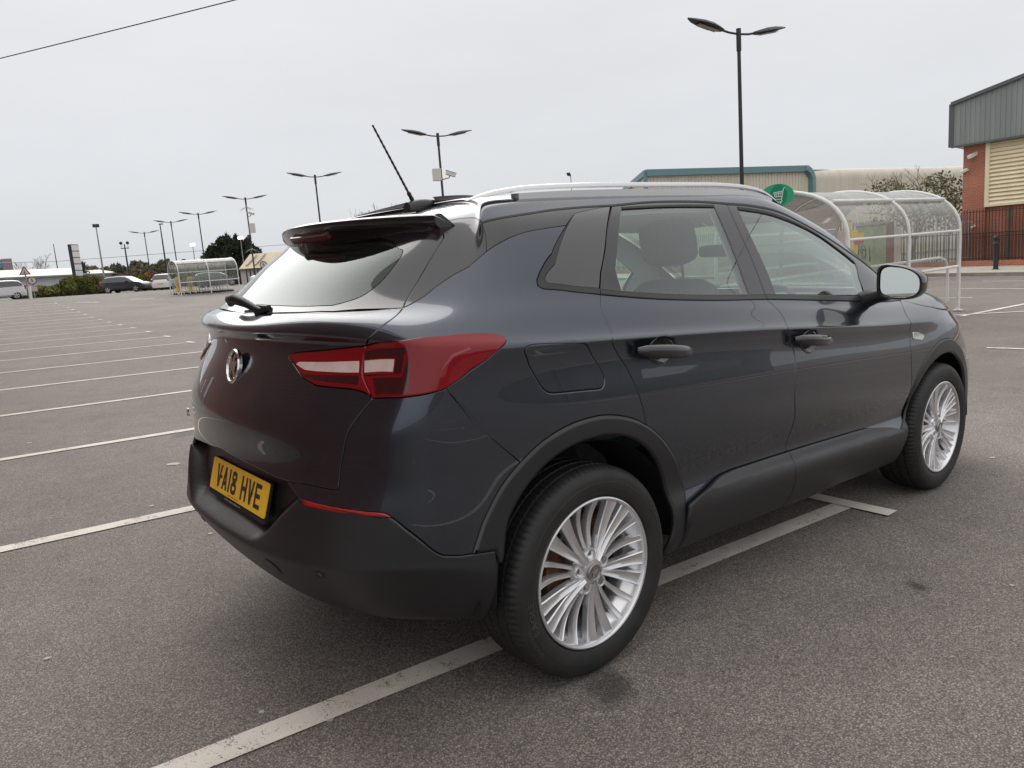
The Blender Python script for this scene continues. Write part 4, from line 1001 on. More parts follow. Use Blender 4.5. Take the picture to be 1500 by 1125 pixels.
for i,(x,y,r_,a_) in enumerate(((-.04,-.99,.13,1.3),(1.35,-1.35,.05,1.5),(-.6,-1.25,.05,1),(.2,4.4,.16,1.6),(1.6,7.5,.25,1),(7.5,3.9,.3,1.3))):
    V=[(math.cos(2*math.pi*j/20),math.sin(2*math.pi*j/20),0) for j in range(20)]; m=MB(); m.add(V,[tuple(range(20))]); o=m.build('oil_stain',stm,None,fix=False); o.location=(x,y,float(gz(x,y))+.0028+.0002*i); o.scale=(r_*a_,r_,1); nn=Vector(GN); o.rotation_euler=nn.to_track_quat('Z','Y').to_euler(); tag(o,kind='structure')
# ---------------------------------------------------------------- lamp posts
dark=mat('dark_grey_steel',(.022,.026,.028),rough=.5,noise=.2,nscale=3)
lens=mat('lamp_lens',(.30,.27,.24),rough=.35)
greyst=mat('galvanised_steel',(.30,.31,.32),rough=.5,metal=.6,noise=.15,nscale=4)
cream=mat('cream_painted_metal',(.62,.60,.52),rough=.5)
whitep=mat('white_painted_steel',(.74,.735,.71),rough=.4,noise=.08,nscale=5)
def lamp(loc,h,label,az,group='twin arm lamp posts across the car park'):
    t=thing('street_lamp',label,'lamp post',(loc[0],loc[1],float(gz(*loc[:2]))),az,group)
    m=MB(); m.tube([(0,0,0),(0,0,.9)],.10,12); m.tube([(0,0,.9),(0,0,.92),(0,0,h-.45)],[.10,.062,.050],12); m.tube([(0,0,h-.45),(0,0,h+.12)],[.068,.068],12); m.box((0,0,.01),(.35,.35,.02)); m.build('pole',dark,t)
    for s in (1,-1):
        m=MB(); m.tube([(0,0,h-.02),(s*.35,0,h+.0),(s*.62,0,h+.05)],.030,8); arm=m.build('arm',dark,t)
        m=MB(); sec=[]
        for x,w,z0,z1 in ((.56,.07,-.03,.03),(.70,.13,-.045,.045),(.95,.20,-.05,.07),(1.25,.20,-.035,.07),(1.55,.12,-.01,.05),(1.74,.02,.03,.04)):
            z=h+.055+(x-.6)*.16
            sec.append([(s*x,-w,z+z0*.3),(s*x,-w*.8,z+z0),(s*x,w*.8,z+z0),(s*x,w,z+z0*.3),(s*x,w*.6,z+z1),(s*x,-w*.6,z+z1)])
        V=[p for q in sec for p in q];k=6;F=[(i*k+j,i*k+(j+1)%k,(i+1)*k+(j+1)%k,(i+1)*k+j) for i in range(5) for j in range(k)]+[tuple(range(6)),tuple(30+j for j in range(6))]
        m.add(V,F); hd=m.build('lamp_head',dark,t)
        m=MB(); zz=h+.055
        m.add([(s*.78,-.10,zz+.03-.052),(s*.78,.10,zz+.03-.052),(s*1.42,.09,zz+.131-.033),(s*1.42,-.09,zz+.131-.033)],[(0,1,2,3)]); 
        m.v=[(a,b,c-.008) for a,b,c in m.v]; m.add([(a,b,c-.02) for a,b,c in m.v],[(0,1,2,3)]); m.build('lens',lens,hd)
    return t
AZ=R(-12)
LP=[(17.12,9.93,7.27),(18.83,27.09,7.41),(20.13,43.03,7.26),(21.21,58.31,7.03),(22.22,73.82,7.14),(22.75,85.13,7.26),(23.64,100.4,7.14)]
LL=['nearest and tallest twin arm lamp post, rising behind the roof of the SUV','twin arm lamp post with a camera and a cream box, right of the aerial','plain twin arm lamp post standing between the aerial and the tail spoiler','twin arm lamp post hung with two boxes, in front of the dark conifer','twin arm lamp post rising above the left trolley shelter beside the conifer','twin arm lamp post beside the thin hooked post, left of the far shelter','smallest and leftmost twin arm lamp post, behind the dark hatchback']
lamps=[]
for (x,y,h),l in zip(LP,LL): lamps.append(lamp((x,y),h-.12,l,AZ))
# small notice on the nearest post
zz=float(gz(17.12,9.93))
m=MB(); m.box((17.02,9.86,zz+2.55),(.03,.62,.50),Matrix.Rotation(R(34),3,'Z')); tag(m.build('notice_board',mat('notice_grey',(.45,.47,.49),rough=.5),None),'small pale grey notice board fixed to the nearest lamp post above the SUV roof','sign')
def cctv(x,y,z,label,az=R(-20)):
    t=thing('security_camera',label,'camera',(x,y,z),az); 
    m=MB(); m.box((.42,0,.02),(.46,.18,.17),Matrix.Rotation(R(18),3,'Y')); m.box((.45,0,.12),(.54,.20,.015),Matrix.Rotation(R(18),3,'Y')); m.build('housing',cream,t,bevel=.02)
    m=MB(); m.bar((0,0,-.22),(.32,0,-.15),.05); m.bar((.32,0,-.15),(.40,0,0),.05); m.build('bracket',greyst,t)
    return t
def cbox(x,y,z,s,label):
    m=MB(); m.box((x,y,z),s,Matrix.Rotation(AZ,3,'Z')); return tag(m.build('equipment_box',cream,None,bevel=.02),label,'box')
def spikes(x,y,z,label):
    t=thing('climb_guard',label,'climb guard',(x,y,z),0); m=MB()
    for k in range(9):
        a=2*math.pi*k/9; m.tube([(0,0,0),(.34*math.cos(a),.34*math.sin(a),-.10),(.62*math.cos(a),.62*math.sin(a),-.30)],[.016,.012,.004],5)
    m.build('spike_ring',greyst,t); m=MB(); m.tube([(0,0,-.06),(0,0,.06)],.085,10); m.build('collar',greyst,t)
x,y=LP[1][:2]; b=float(gz(x,y))
cctv(x+.05,y,b+5.55,'cream security camera on the lamp post right of the aerial'); cbox(x-.22,y+.03,b+5.55,(.36,.25,.55),'cream equipment box on the lamp post right of the aerial'); spikes(x,y,b+3.95,'ring of grey spikes round the lamp post right of the aerial')
x,y=LP[3][:2]; b=float(gz(x,y))
cctv(x-.05,y-.1,b+5.7,'small camera high on the lamp post in front of the conifer',R(-60)); cbox(x+.22,y-.1,b+4.6,(.45,.25,.75),'tall cream box strapped to the lamp post in front of the conifer'); 
m=MB(); m.box((x-.12,y-.12,b+3.9),(.26,.2,.36)); tag(m.build('equipment_box',dark,None,bevel=.02),'small dark box below the cream one on the lamp post in front of the conifer','box')
spikes(x,y,b+2.95,'ring of grey spikes round the lamp post in front of the conifer'); spikes(x,y,b+6.25,'small upper ring of spikes near the top of the conifer side lamp post')
# other posts
def post(x,y,h,label,kind,az=0,r_=.06,m_=None):
    m_=m_ or greyst
    t=thing('lamp_post',label,'lamp post',(x,y,float(gz(x,y))),az)
    m=MB(); m.tube([(0,0,0),(0,0,h*.45),(0,0,h)],[r_*1.3,r_,r_*.6],8); m.build('pole',m_,t)
    m=MB()
    if kind=='single': m.tube([(0,0,h),(-.5,0,h+.10),(-1.1,0,h+.12)],.035,6); m.build('arm',m_,t); m=MB(); m.box((-1.35,0,h+.12),(.75,.28,.10),Matrix.Rotation(R(8),3,'Y')); m.build('lamp_head',dark,t,bevel=.03)
    if kind=='hook': m.box((.12,0,h-.02),(.5,.25,.12)); m.build('lamp_head',dark,t,bevel=.03)
    if kind=='double': 
        for s in (-1,1):
            q=MB(); q.box((s*.17,0,h),(.30,.30,.36)); q.build('floodlight',dark,t,bevel=.04)
    if kind=='flood':
        m.bar((-.42,0,h-.45),(.42,0,h-.45),.09); m.build('crossbar',dark,t)
        for s in (-1,1):
            q=MB(); q.tube([(s*.33,-.12,h+.12),(s*.33,.12,h+.12)],.17,12); q.bar((s*.33,0,h-.4),(s*.33,0,h),.04); q.build('floodlight',dark,t)
    if kind=='lit':
        m.tube([(-.25,0,h),(.25,0,h+.03)],.16,10); m.build('lamp_head',mat('lit_lamp',(.9,.9,.85),emit=(1,.98,.92,1.6)),t)
    return t
post(16.47,90.71,7.3,'slim post with a dark double floodlight at its top, rising behind the hedge','double',0,.09)
post(18.91,90.2,5.2,'post with two round floodlights above a crossbar, behind the dark hatchback','flood',R(-15),.10,dark)
post(25.26,98.95,8.0,'thin dark post with a small hooked head beside the twin arm lamps','hook',0,.10,dark)
post(20.28,145.8,8.5,'thin lone mast far away above the white warehouse','none',0,.09,dark)
post(25.68,88.44,4.8,'slim post whose white lamp is lit, left of the conifer','lit',0,.06)
post(28.31,80.2,5.0,'slim pale post whose white lamp is lit, in front of the conifer','lit',0,.06)
post(40.18,40.51,7.4,'single arm lamp post peeping over the roof of the SUV','single',R(40),.05)
post(34.05,80.08,2.9,'tiny far lamp post left of the spoiler','single',R(40),.05)
# overhead cable
m=MB(); a=Vector((.93,17.28,6.38)); b=Vector((4.06,11.77,6.39)); d=(b-a)
pts=[a+d*t+Vector((0,0,.0035*((t-.5)**2)*4)) for t in np.linspace(-4,5,40)]
m.tube(pts,.0105,6); tag(m.build('overhead_cable',black,None),'thin black overhead cable crossing the upper left sky','cable')
m=MB(); m.tube([(-20,150,8.0),(20,146,6.6),(60,142,7.4)],.05,5); tag(m.build('overhead_cable',greyst,None),'faint grey wire running low across the sky above the white warehouse','cable')
# ---------------------------------------------------------------- trolley shelters
poly=glassmat('scratched_polycarbonate',(.80,.84,.82),1.45,1.5)
def polymat():
    m=bpy.data.materials.new('weathered_polycarbonate'); m.use_nodes=True; nt=m.node_tree; nt.nodes.remove(nt.nodes['Principled BSDF']); out=nt.nodes['Material Output']
    t=nt.nodes.new('ShaderNodeBsdfTransparent'); t.inputs[0].default_value=(.83,.86,.84,1)
    d=nt.nodes.new('ShaderNodeBsdfDiffuse'); tl=nt.nodes.new('ShaderNodeBsdfTranslucent'); g=nt.nodes.new('ShaderNodeBsdfGlossy'); g.inputs['Roughness'].default_value=.08
    tc=nt.nodes.new('ShaderNodeTexCoord'); n=nt.nodes.new('ShaderNodeTexNoise'); n.inputs['Scale'].default_value=1.6; n.inputs['Detail'].default_value=9; n.inputs['Roughness'].default_value=.7; mp=nt.nodes.new('ShaderNodeMapping'); mp.inputs['Scale'].default_value=(2.5,1,1); nt.links.new(tc.outputs['Object'],mp.inputs[0]); nt.links.new(mp.outputs[0],n.inputs[0])
    for x in (d,tl): x.inputs[0].default_value=(.72,.73,.66,1)
    m1=nt.nodes.new('ShaderNodeMixShader'); m1.inputs[0].default_value=.5; nt.links.new(d.outputs[0],m1.inputs[1]); nt.links.new(tl.outputs[0],m1.inputs[2])
    sp=nt.nodes.new('ShaderNodeSeparateXYZ'); nt.links.new(tc.outputs['Object'],sp.inputs[0])
    # dirt film: thicker on the roof
    r=nt.nodes.new('ShaderNodeMapRange'); r.inputs[1].default_value=1.7; r.inputs[2].default_value=2.25; r.inputs[3].default_value=.13; r.inputs[4].default_value=.62; nt.links.new(sp.outputs['Z'],r.inputs[0])
    r2=nt.nodes.new('ShaderNodeMapRange'); r2.inputs[1].default_value=.35; r2.inputs[2].default_value=.7; r2.inputs[3].default_value=.55; r2.inputs[4].default_value=1.5; nt.links.new(n.outputs['Fac'],r2.inputs[0])
    mu=nt.nodes.new('ShaderNodeMath'); mu.operation='MULTIPLY'; mu.use_clamp=True; nt.links.new(r.outputs[0],mu.inputs[0]); nt.links.new(r2.outputs[0],mu.inputs[1])
    m2=nt.nodes.new('ShaderNodeMixShader'); nt.links.new(mu.outputs[0],m2.inputs[0]); nt.links.new(t.outputs[0],m2.inputs[1]); nt.links.new(m1.outputs[0],m2.inputs[2])
    f=nt.nodes.new('ShaderNodeFresnel'); f.inputs[0].default_value=1.45; m3=nt.nodes.new('ShaderNodeMixShader'); nt.links.new(f.outputs[0],m3.inputs[0]); nt.links.new(m2.outputs[0],m3.inputs[1]); nt.links.new(g.outputs[0],m3.inputs[2]); nt.links.new(m3.outputs[0],out.inputs[0])
    return m
pm=polymat()
def arch(t,hw=1.2,zs=1.45,ztop=2.33):
    a=math.pi*t; return (-hw*math.cos(a),zs+(ztop-zs)*math.sin(a)**.8)
def shelter(loc,xs,label,group,hw=1.2,sgn=False,az=0,ztop=2.33):
    z0=float(gz(*loc)); t=thing('trolley_shelter',label,'trolley shelter',(*loc,z0),az,group)
    for x in xs:
        pts=[(x,-hw,0),(x,-hw,.8)]+[(x,*arch(k/22,hw,1.45,ztop)) for k in range(23)]+[(x,hw,.8),(x,hw,0)]
        m=MB(); m.tube(pts,.034,10); m.box((x,-hw,.01),(.14,.14,.02)); m.box((x,hw,.01),(.14,.14,.02)); m.build('hoop',whitep,t)
    for i in range(len(xs)-1):
        a,b=xs[i]+.045,xs[i+1]-.045
        for lo,hi in ((0,22),):
            P=[(-hw,.86),(-hw,1.2)]+[arch(k/22,hw,1.45,ztop) for k in range(23)]+[(hw,1.2),(hw,.86)]
            n=len(P);V=[];
            for q,zq in P: V+= [(a,q,zq),(b,q,zq)]
            F=[(2*k,2*k+1,2*k+3,2*k+2) for k in range(n-1)]
            m=MB(); m.add(V,F,0,True); m.build('canopy_panel',pm,t,fix=False,sharp=0)
        for y,z in ((-hw,.84),(hw,.84)):
            m=MB(); m.tube([(a,y,z),(b,y,z)],.026,8); m.build('side_rail',whitep,t)
        P5=arch(5/22,hw,1.45,ztop)
        for y,z in ((-hw-.005,1.50),(hw+.005,1.50),(P5[0]-.02,P5[1]+.03),(-P5[0]+.02,P5[1]+.03)):
            m=MB(); m.tube([(a,y,z),(b,y,z)],.022 if z<1.8 else .028,8); m.build('purlin',whitep,t)
    return t
xs=[-4.35+i*2.15 for i in range(3)]
s1=shelter((14.0,4.38),[-4.25,-2.15,0],'large trolley shelter with a green oval sign beyond the bonnet of the SUV','trolley shelters')
m=MB(); m.tube([(-6.2,-.25,.1),(-6.2,-.25,.95),(1.55,-.25,.95),(1.85,-.25,.89),(1.98,-.25,.72),(2.0,-.25,0)],.03,8); m.build('guide_rail',whitep,s1)
# oval sign on the end hoop
t=thing('trolley_sign','green oval sign with a white shopping trolley on the end of the large shelter','sign',(9.2,4.02,2.02),R(24))
gr=mat('sign_green',(.03,.42,.22),rough=.4); gr2=mat('sign_dark_green',(.01,.26,.13),rough=.4)
m=MB(); n=40
m.add([(-.02,.245*math.cos(2*math.pi*j/n),.175*math.sin(2*math.pi*j/n)) for j in range(n)]+[(.02,.245*math.cos(2*math.pi*j/n),.175*math.sin(2*math.pi*j/n)) for j in range(n)],[tuple(range(n)),tuple(range(n,2*n))]+[(j,(j+1)%n,n+(j+1)%n,n+j) for j in range(n)]); m.build('board',gr,t)
m=MB(); m.add([(-.024,-.02+.125*math.cos(2*math.pi*j/n),.165*math.sin(2*math.pi*j/n)) for j in range(n)]+[(-.019,-.02+.125*math.cos(2*math.pi*j/n),.165*math.sin(2*math.pi*j/n)) for j in range(n)],[tuple(range(n))]+[(j,(j+1)%n,n+(j+1)%n,n+j) for j in range(n)]); m.build('disc',gr2,t)
m=MB(); X_=-.027
for a,b in (((-.10,.11),(-.075,.10)),((-.075,.10),(-.045,-.06)),((-.045,-.06),(.06,-.06)),((-.07,.06),(.07,.045)),((.07,.045),(.05,-.02)),((.05,-.02),(-.055,-.02)),((-.065,.035),(.066,.02)),((-.05,-.10),(.06,-.10)),((-.045,-.06),(-.05,-.10)),((.04,.05),(.03,-.02)),((.0,.05),(-.005,-.02)),((-.035,.055),(-.035,-.02))):
    m.bar((X_,-.02+a[0],a[1]),(X_,-.02+b[0],b[1]),.006,.010)
for yy in (-.03,.05): m.lathe([(0,0),(.011,0),(.011,-.004)],10,0,(X_,-.02+yy,-.115))
m.build('trolley_symbol',mat('sign_white',(.8,.85,.82),rough=.5),t)
m=MB(); m.tube([(.03,0,-.25),(.03,0,.0)],.02,6); m.build('bracket',whitep,t)
s2=shelter((16.9,51.2),[-3.9,-1.95,0],'smaller looking trolley shelter with nested trolleys, across the car park to the left','trolley shelters',hw=1.2)
# trolleys nested in the far shelter
wire=mat('zinc_wire',(.42,.44,.46),rough=.35,metal=.8)
tr=thing('shopping_trolley','wire shopping trolley nested in the row under the far left shelter','trolley',(13.2,51.0,float(gz(13.2,51.0))),R(0),'nested shopping trolleys')
m=MB()
for k in range(9):
    f=k/8; m.bar((-.42+.84*f,-.26+.04*f,.98-.05*f),(-.30+.66*f,-.22+.04*f,.48),.012); m.bar((-.42+.84*f,.26-.04*f,.98-.05*f),(-.30+.66*f,.22-.04*f,.48),.012)
for z,f in ((.48,0),(.64,.33),(.80,.66),(.97,1)):
    a=-.30-.12*f;b=.36+.06*f;w_=.22+.04*f
    for s in (-1,1): m.bar((a,s*w_,z),(b,s*(w_-.04),z-.05*f),.012)
    m.bar((b,-w_+.04,z-.05*f),(b,w_-.04,z-.05*f),.012)
for q in range(5): m.bar((-.30,-.2+.1*q,.48),(.36,-.16+.08*q,.48),.012)
m.build('basket',wire,tr)
m=MB()
for s in (-1,1): m.bar((-.40,s*.25,.98),(-.32,s*.25,.20),.028); m.bar((-.32,s*.25,.20),(.42,s*.18,.16),.028)
m.build('chassis',wire,tr); m=MB(); m.tube([(-.45,-.27,1.02),(-.45,.27,1.02)],.02,6); m.build('handle',mat('trolley_handle',(.05,.3,.15)),tr)
for a,b in ((-.30,.25),(-.30,-.25),(.40,.18),(.40,-.18)):
    m=MB(); m.tube([(a,b-.015,.065),(a,b+.015,.065)],.065,10); m.build('castor',rubber,tr)
for i in range(13):
    x=13.2+[0,.4,.8,1.2][i] if i<4 else 14.7+(i-4)*.2
    if i: copy_tree(tr,None,(x,51.0,float(gz(x,51.0))),0)
for x,l in ((13.1,'left'),(13.95,'right')):
    m=MB(); m.tube([(x+1.2,55.2,float(gz(x,55))),(x+1.2,55.2,float(gz(x,55))+1.0)],.16,10); tag(m.build('yellow_bollard',mat('safety_yellow',(.75,.50,.02),rough=.5),None),'short yellow bollard, the %s one of two under the far shelter'%l,'bollard','yellow bollards behind the far shelter')
# ---------------------------------------------------------------- buildings
def wavemat(name,color,scale,dirx=True,bump=.5,dirt=.12,rough=.5,metal=0,horiz=False):
    m=bpy.data.materials.new(name); m.use_nodes=True; nt=m.node_tree; b=nt.nodes['Principled BSDF']; b.inputs['Roughness'].default_value=rough; b.inputs['Metallic'].default_value=metal
    tc=nt.nodes.new('ShaderNodeTexCoord'); n=nt.nodes.new('ShaderNodeTexNoise'); n.inputs['Scale'].default_value=.6; n.inputs['Detail'].default_value=8
    mp=nt.nodes.new('ShaderNodeMapping'); mp.inputs['Scale'].default_value=(3,3,.35); nt.links.new(tc.outputs['Object'],mp.inputs[0]); nt.links.new(mp.outputs[0],n.inputs[0])
    r=nt.nodes.new('ShaderNodeMapRange'); r.inputs[1].default_value=.3;r.inputs[2].default_value=.7;r.inputs[3].default_value=1-dirt;r.inputs[4].default_value=1+dirt; nt.links.new(n.outputs['Fac'],r.inputs[0])
    v=nt.nodes.new('ShaderNodeVectorMath'); v.operation='SCALE'; v.inputs[0].default_value=color; nt.links.new(r.outputs[0],v.inputs['Scale']); nt.links.new(v.outputs[0],b.inputs['Base Color'])
    return m
def brickmat(name,c1,c2,mortar):
    m=bpy.data.materials.new(name); m.use_nodes=True; nt=m.node_tree; b=nt.nodes['Principled BSDF']; b.inputs['Roughness'].default_value=.85
    tc=nt.nodes.new('ShaderNodeTexCoord'); sp=nt.nodes.new('ShaderNodeSeparateXYZ'); cb=nt.nodes.new('ShaderNodeCombineXYZ'); nt.links.new(tc.outputs['Object'],sp.inputs[0])
    ad=nt.nodes.new('ShaderNodeMath'); ad.operation='ADD'; nt.links.new(sp.outputs['X'],ad.inputs[0]); nt.links.new(sp.outputs['Y'],ad.inputs[1]); nt.links.new(ad.outputs[0],cb.inputs['X']); nt.links.new(sp.outputs['Z'],cb.inputs['Y'])
    br=nt.nodes.new('ShaderNodeTexBrick'); br.inputs['Scale'].default_value=1; br.inputs['Brick Width'].default_value=.225; br.inputs['Row Height'].default_value=.075; br.inputs['Mortar Size'].default_value=.010
    br.inputs['Color1'].default_value=(*c1,1); br.inputs['Color2'].default_value=(*c2,1); br.inputs['Mortar'].default_value=(*mortar,1); nt.links.new(cb.outputs[0],br.inputs['Vector'])
    n=nt.nodes.new('ShaderNodeTexNoise'); n.inputs['Scale'].default_value=.8; n.inputs['Detail'].default_value=7; nt.links.new(tc.outputs['Object'],n.inputs[0])
    r=nt.nodes.new('ShaderNodeMapRange'); r.inputs[1].default_value=.3;r.inputs[2].default_value=.7;r.inputs[3].default_value=.8;r.inputs[4].default_value=1.2; nt.links.new(n.outputs['Fac'],r.inputs[0])
    v=nt.nodes.new('ShaderNodeVectorMath'); v.operation='SCALE'; nt.links.new(br.outputs['Color'],v.inputs[0]); nt.links.new(r.outputs[0],v.inputs['Scale']); nt.links.new(v.outputs[0],b.inputs['Base Color'])
    return m
brick=brickmat('red_brick',(.44,.13,.075),(.36,.10,.06),(.36,.25,.19))
def corr(mb,a,b,z0,z1,pitch,depth,out,z1b=None):
    # trapezoidal profiled sheet along a->b; z1b: top height at b
    a=np.array(a,float);b=np.array(b,float);L=np.linalg.norm(b-a);d=(b-a)/L;o=np.array(out,float);o/=np.linalg.norm(o)
    n=int(L/pitch);P=[]
    for i in range(n):
        for f,h in ((0,0),(.30,0),(.40,1),(.60,1),(.70,0)) : P.append((min((i+f)*pitch,L),h))
    P.append((L,0))
    V=[]
    zt=lambda s: z1+((z1b if z1b is not None else z1)-z1)*s/L
    for s,h in P:
        q=a+d*s+o*depth*h; V+=[(q[0],q[1],z0),(q[0],q[1],zt(s))]
    mb.add(V,[(2*i,2*i+1,2*i+3,2*i+2) for i in range(len(P)-1)])
D_=np.array([.148,.989]); 
def along(p,t,off=0): # along the kerb direction towards the right of the picture, off = towards the camera
    return (p[0]-D_[0]*t-D_[1]*off, p[1]-D_[1]*t+D_[0]*off)
bc=(35.06,10.8); gb=-1.0
t=thing('brick_building','red brick unit with grey ribbed upper cladding and a cream louvred panel','building',(0,0,0))
m=MB(); W1=along(bc,9); bk=(bc[0]+22*.97,bc[1]-22*.0); bk2=(W1[0]+22,W1[1])
m.add([(bc[0],bc[1],gb),(W1[0],W1[1],gb),(bk2[0],bk2[1],gb),(bk[0],bk[1]+3,gb)]+[(q[0],q[1],4.8) for q in (bc,W1,bk2,(bk[0],bk[1]+3))],[(0,1,5,4),(1,2,6,5),(2,3,7,6),(3,0,4,7)])
m.build('wall',brick,t)
m=MB()
p0=along(bc,-.0,.10); p1=along(bc,.95,.10); p2=along(bc,.95,0); p3=along(bc,0,0)
m.add([(q[0],q[1],gb) for q in (p0,p1,p2,p3)]+[(q[0],q[1],4.78) for q in (p0,p1,p2,p3)],[(0,1,5,4),(1,2,6,5),(2,3,7,6),(3,0,4,7)]); m.build('pilaster',brick,t)
cladg=wavemat('grey_cladding',(.27,.30,.29),.2,dirt=.10,rough=.45,metal=.1)
m=MB(); ca=along(bc,-.35,.35); cb_=along(bc,9.2,.35)
corr(m,ca,cb_,4.72,6.45,.20,.035,(-D_[1],D_[0]),8.18)
cs=(ca[0]+22,ca[1]+3); corr(m,ca,cs,4.72,6.45,.20,.035,(0,1)); m.build('upper_cladding',cladg,t,fix=False)
m=MB(); darkg=mat('dark_grey_flashing',(.10,.11,.11),rough=.5)
m.bar((ca[0]-.05,ca[1]+.04,6.50),(cb_[0]-.05,cb_[1]+.04,8.23),.16,.14); m.bar((ca[0]-.02,ca[1]+.02,4.70),(cb_[0]-.02,cb_[1],4.70),.12,.08); m.bar((ca[0],ca[1]+.03,4.70),(ca[0],ca[1]+.03,6.50),.22,.12); m.build('flashing',darkg,t)
m=MB(); m.add([(bc[0],bc[1],4.79),(W1[0],W1[1],4.79),(W1[0],W1[1],8.0),(bc[0],bc[1],6.3)],[(0,1,2,3)]); m.add([(ca[0],ca[1],4.71),(cb_[0],cb_[1],4.71),(W1[0],W1[1],4.79),(bc[0],bc[1],4.79)],[(0,1,2,3)]); m.build('soffit',darkg,t,fix=False)
louv=mat('cream_louvre',(.84,.75,.54),rough=.5,noise=.05,nscale=2)
m=MB(); la_=along(bc,1.0,.05); lb_=along(bc,12,.05); zl=2.10
k=0
while zl<4.66:
    a1=along(bc,1.05,.06);b1=along(bc,8.8,.06);a2=along(bc,1.05,.15);b2=along(bc,8.8,.15)
    m.add([(a1[0],a1[1],zl+.155),(b1[0],b1[1],zl+.155),(b2[0],b2[1],zl+.035),(a2[0],a2[1],zl+.035),(a1[0],a1[1],zl),(b1[0],b1[1],zl)],[(0,1,2,3),(3,2,5,4)]); zl+=.165
m.build('louvre_panel',louv,t,fix=False)
m=MB(); 
for z in (2.08,): a1=along(bc,.98,.12);b1=along(bc,8.8,.12); m.bar((*a1,z),(*b1,z),.16,.09)
a1=along(bc,1.02,.12); m.bar((*a1,2.04),(*a1,4.70),.16,.10); m.build('louvre_frame',louv,t)
m=MB(); pp=along(bc,1.9,.08); m.tube([(*pp,gb),(*pp,1.95)],.05,8); m.build('downpipe',mat('green_pipe',(.10,.15,.11),rough=.6),t)
wh=mat('white_plastic',(.75,.75,.73),rough=.4)
for (tt,z,lab,sz) in ((.45,4.25,'white security camera high on the brick corner pier under the grey cladding',1.0),(.12,3.65,'lower white floodlight on the outer edge of the brick corner pier',.8),(.55,1.25,'small white box low on the brick corner pier',.5)):
    p=along(bc,tt,.22); o=thing('security_camera' if sz>.6 else 'alarm_box',lab,'camera' if sz>.6 else 'alarm box',(*p,z),R(150))
    m=MB(); m.box((.0,0,0),(.42*sz,.16*sz,.15*sz),Matrix.Rotation(R(20),3,'Y')); m.build('housing',wh,o,bevel=.02)
    m=MB(); m.bar((0,0,.02),(-.05,-.20*sz,-.08),.05); m.build('bracket',wh,o)
# pavement, kerb, dwarf wall and railings in front of it
kb=(28.58,8.45)
def kp(t,off): return (kb[0]-D_[0]*t+D_[1]*off, kb[1]-D_[1]*t-D_[0]*off)
pave=mat('concrete_paving',(.36,.33,.28),rough=.9,noise=.15,nscale=1.2,bump=.2,bscale=40); kerbm=mat('kerb_stone',(.30,.27,.23),rough=.9,noise=.2,nscale=3)
def ribbon(name,o0,o1,dz0,dz1,mt,t0=-45,t1=40,face=False):
    m=MB(); V=[];n=85
    for i in range(n+1):
        t_=t0+(t1-t0)*i/n
        for o_ in (o0,o1):
            p=kp(t_,o_); g_=float(gz(*kp(t_,0)))
            V+= [(p[0],p[1],g_-.3),(p[0],p[1],g_+dz0)]
    F=[]
    for i in range(n):
        a=i*4; F+=[(a,a+1,a+5,a+4),(a+1,a+3,a+7,a+5),(a+3,a+2,a+6,a+7)]
    m.add(V,F); o=m.build(name,mt,None); tag(o,kind='structure'); return o
ribbon('kerb',0,.14,.125,.125,kerbm); ribbon('pavement',.14,4.6,.12,.12,pave); ribbon('verge',4.62,8,.10,.10,mat('gravel_verge',(.30,.28,.24),rough=.95,noise=.5,nscale=9,bump=.6,bscale=30))
t=thing('dwarf_wall','low red brick wall carrying black railings behind the pavement on the right','wall',(0,0,0))
m=MB(); n=60
for i in range(n):
    a=kp(-40+i*1.25,4.3);b=kp(-40+(i+1)*1.25,4.3); g_=float(gz(*a)); d=(b[0]-a[0],b[1]-a[1])
    m.add([(a[0]-.11,a[1],g_),(b[0]-.11,b[1],g_),(b[0]-.11,b[1],g_+.42),(a[0]-.11,a[1],g_+.42),(a[0]+.11,a[1],g_+.42),(b[0]+.11,b[1],g_+.42)],[(0,1,2,3),(3,2,5,4)])
m.build('wall',brick,t,fix=False)
blackst=mat('black_painted_steel',(.018,.018,.02),rough=.45)
def fence(name,label,off,t0,t1,h,base,pitch,r_,mt,rails,cat='railing',tip=0,th=None):
    t=thing(name,label,cat,(0,0,0)); m=MB()
    k=t0
    while k<t1:
        p=kp(k,off); g_=float(gz(*p))+base; m.box((p[0],p[1],g_+h/2),(r_,th or r_,h)); k+=pitch
    m.build('bars',mt,t)
    for z in rails:
        m=MB(); a=kp(t0,off);b=kp((t0+t1)/2,off);c=kp(t1,off)
        m.bar((*a,float(gz(*a))+base+z),(*b,float(gz(*b))+base+z),.045,.03); m.bar((*b,float(gz(*b))+base+z),(*c,float(gz(*c))+base+z),.045,.03); m.build('rail',mt,t)
    return t
fence('railing','low black bar railing standing on the dwarf brick wall',4.3,-34,14,1.15,.42,.125,.018,blackst,(.10,1.12))
rust_b=mat('dark_brown_steel',(.05,.03,.025),rough=.6)
fence('railing','taller brown railing close to the brick building',5.6,-3,14,2.45,.1,.13,.022,rust_b,(.15,1.3,2.35))
fence('palisade_fence','grey steel palisade fence behind the large trolley shelter',5.0,-30,-2.3,2.3,.1,.17,.075,greyst,(.45,1.95),'fence',th=.02)
# bollard
t=thing('bollard','black cast bollard with a moulded collar on the kerb in front of the brick building','bollard',(30.35,7.93,float(gz(30.35,7.93))+.12))
m=MB(); m.lathe([(0,0),(.20,0),(.20,.03),(.10,.05),(.085,.10),(.085,.95),(.105,.97),(.105,1.02),(.085,1.05),(.09,1.16),(.10,1.18),(.10,1.22),(.07,1.28),(0,1.31)],20,2); m.build('post',blackst,t)
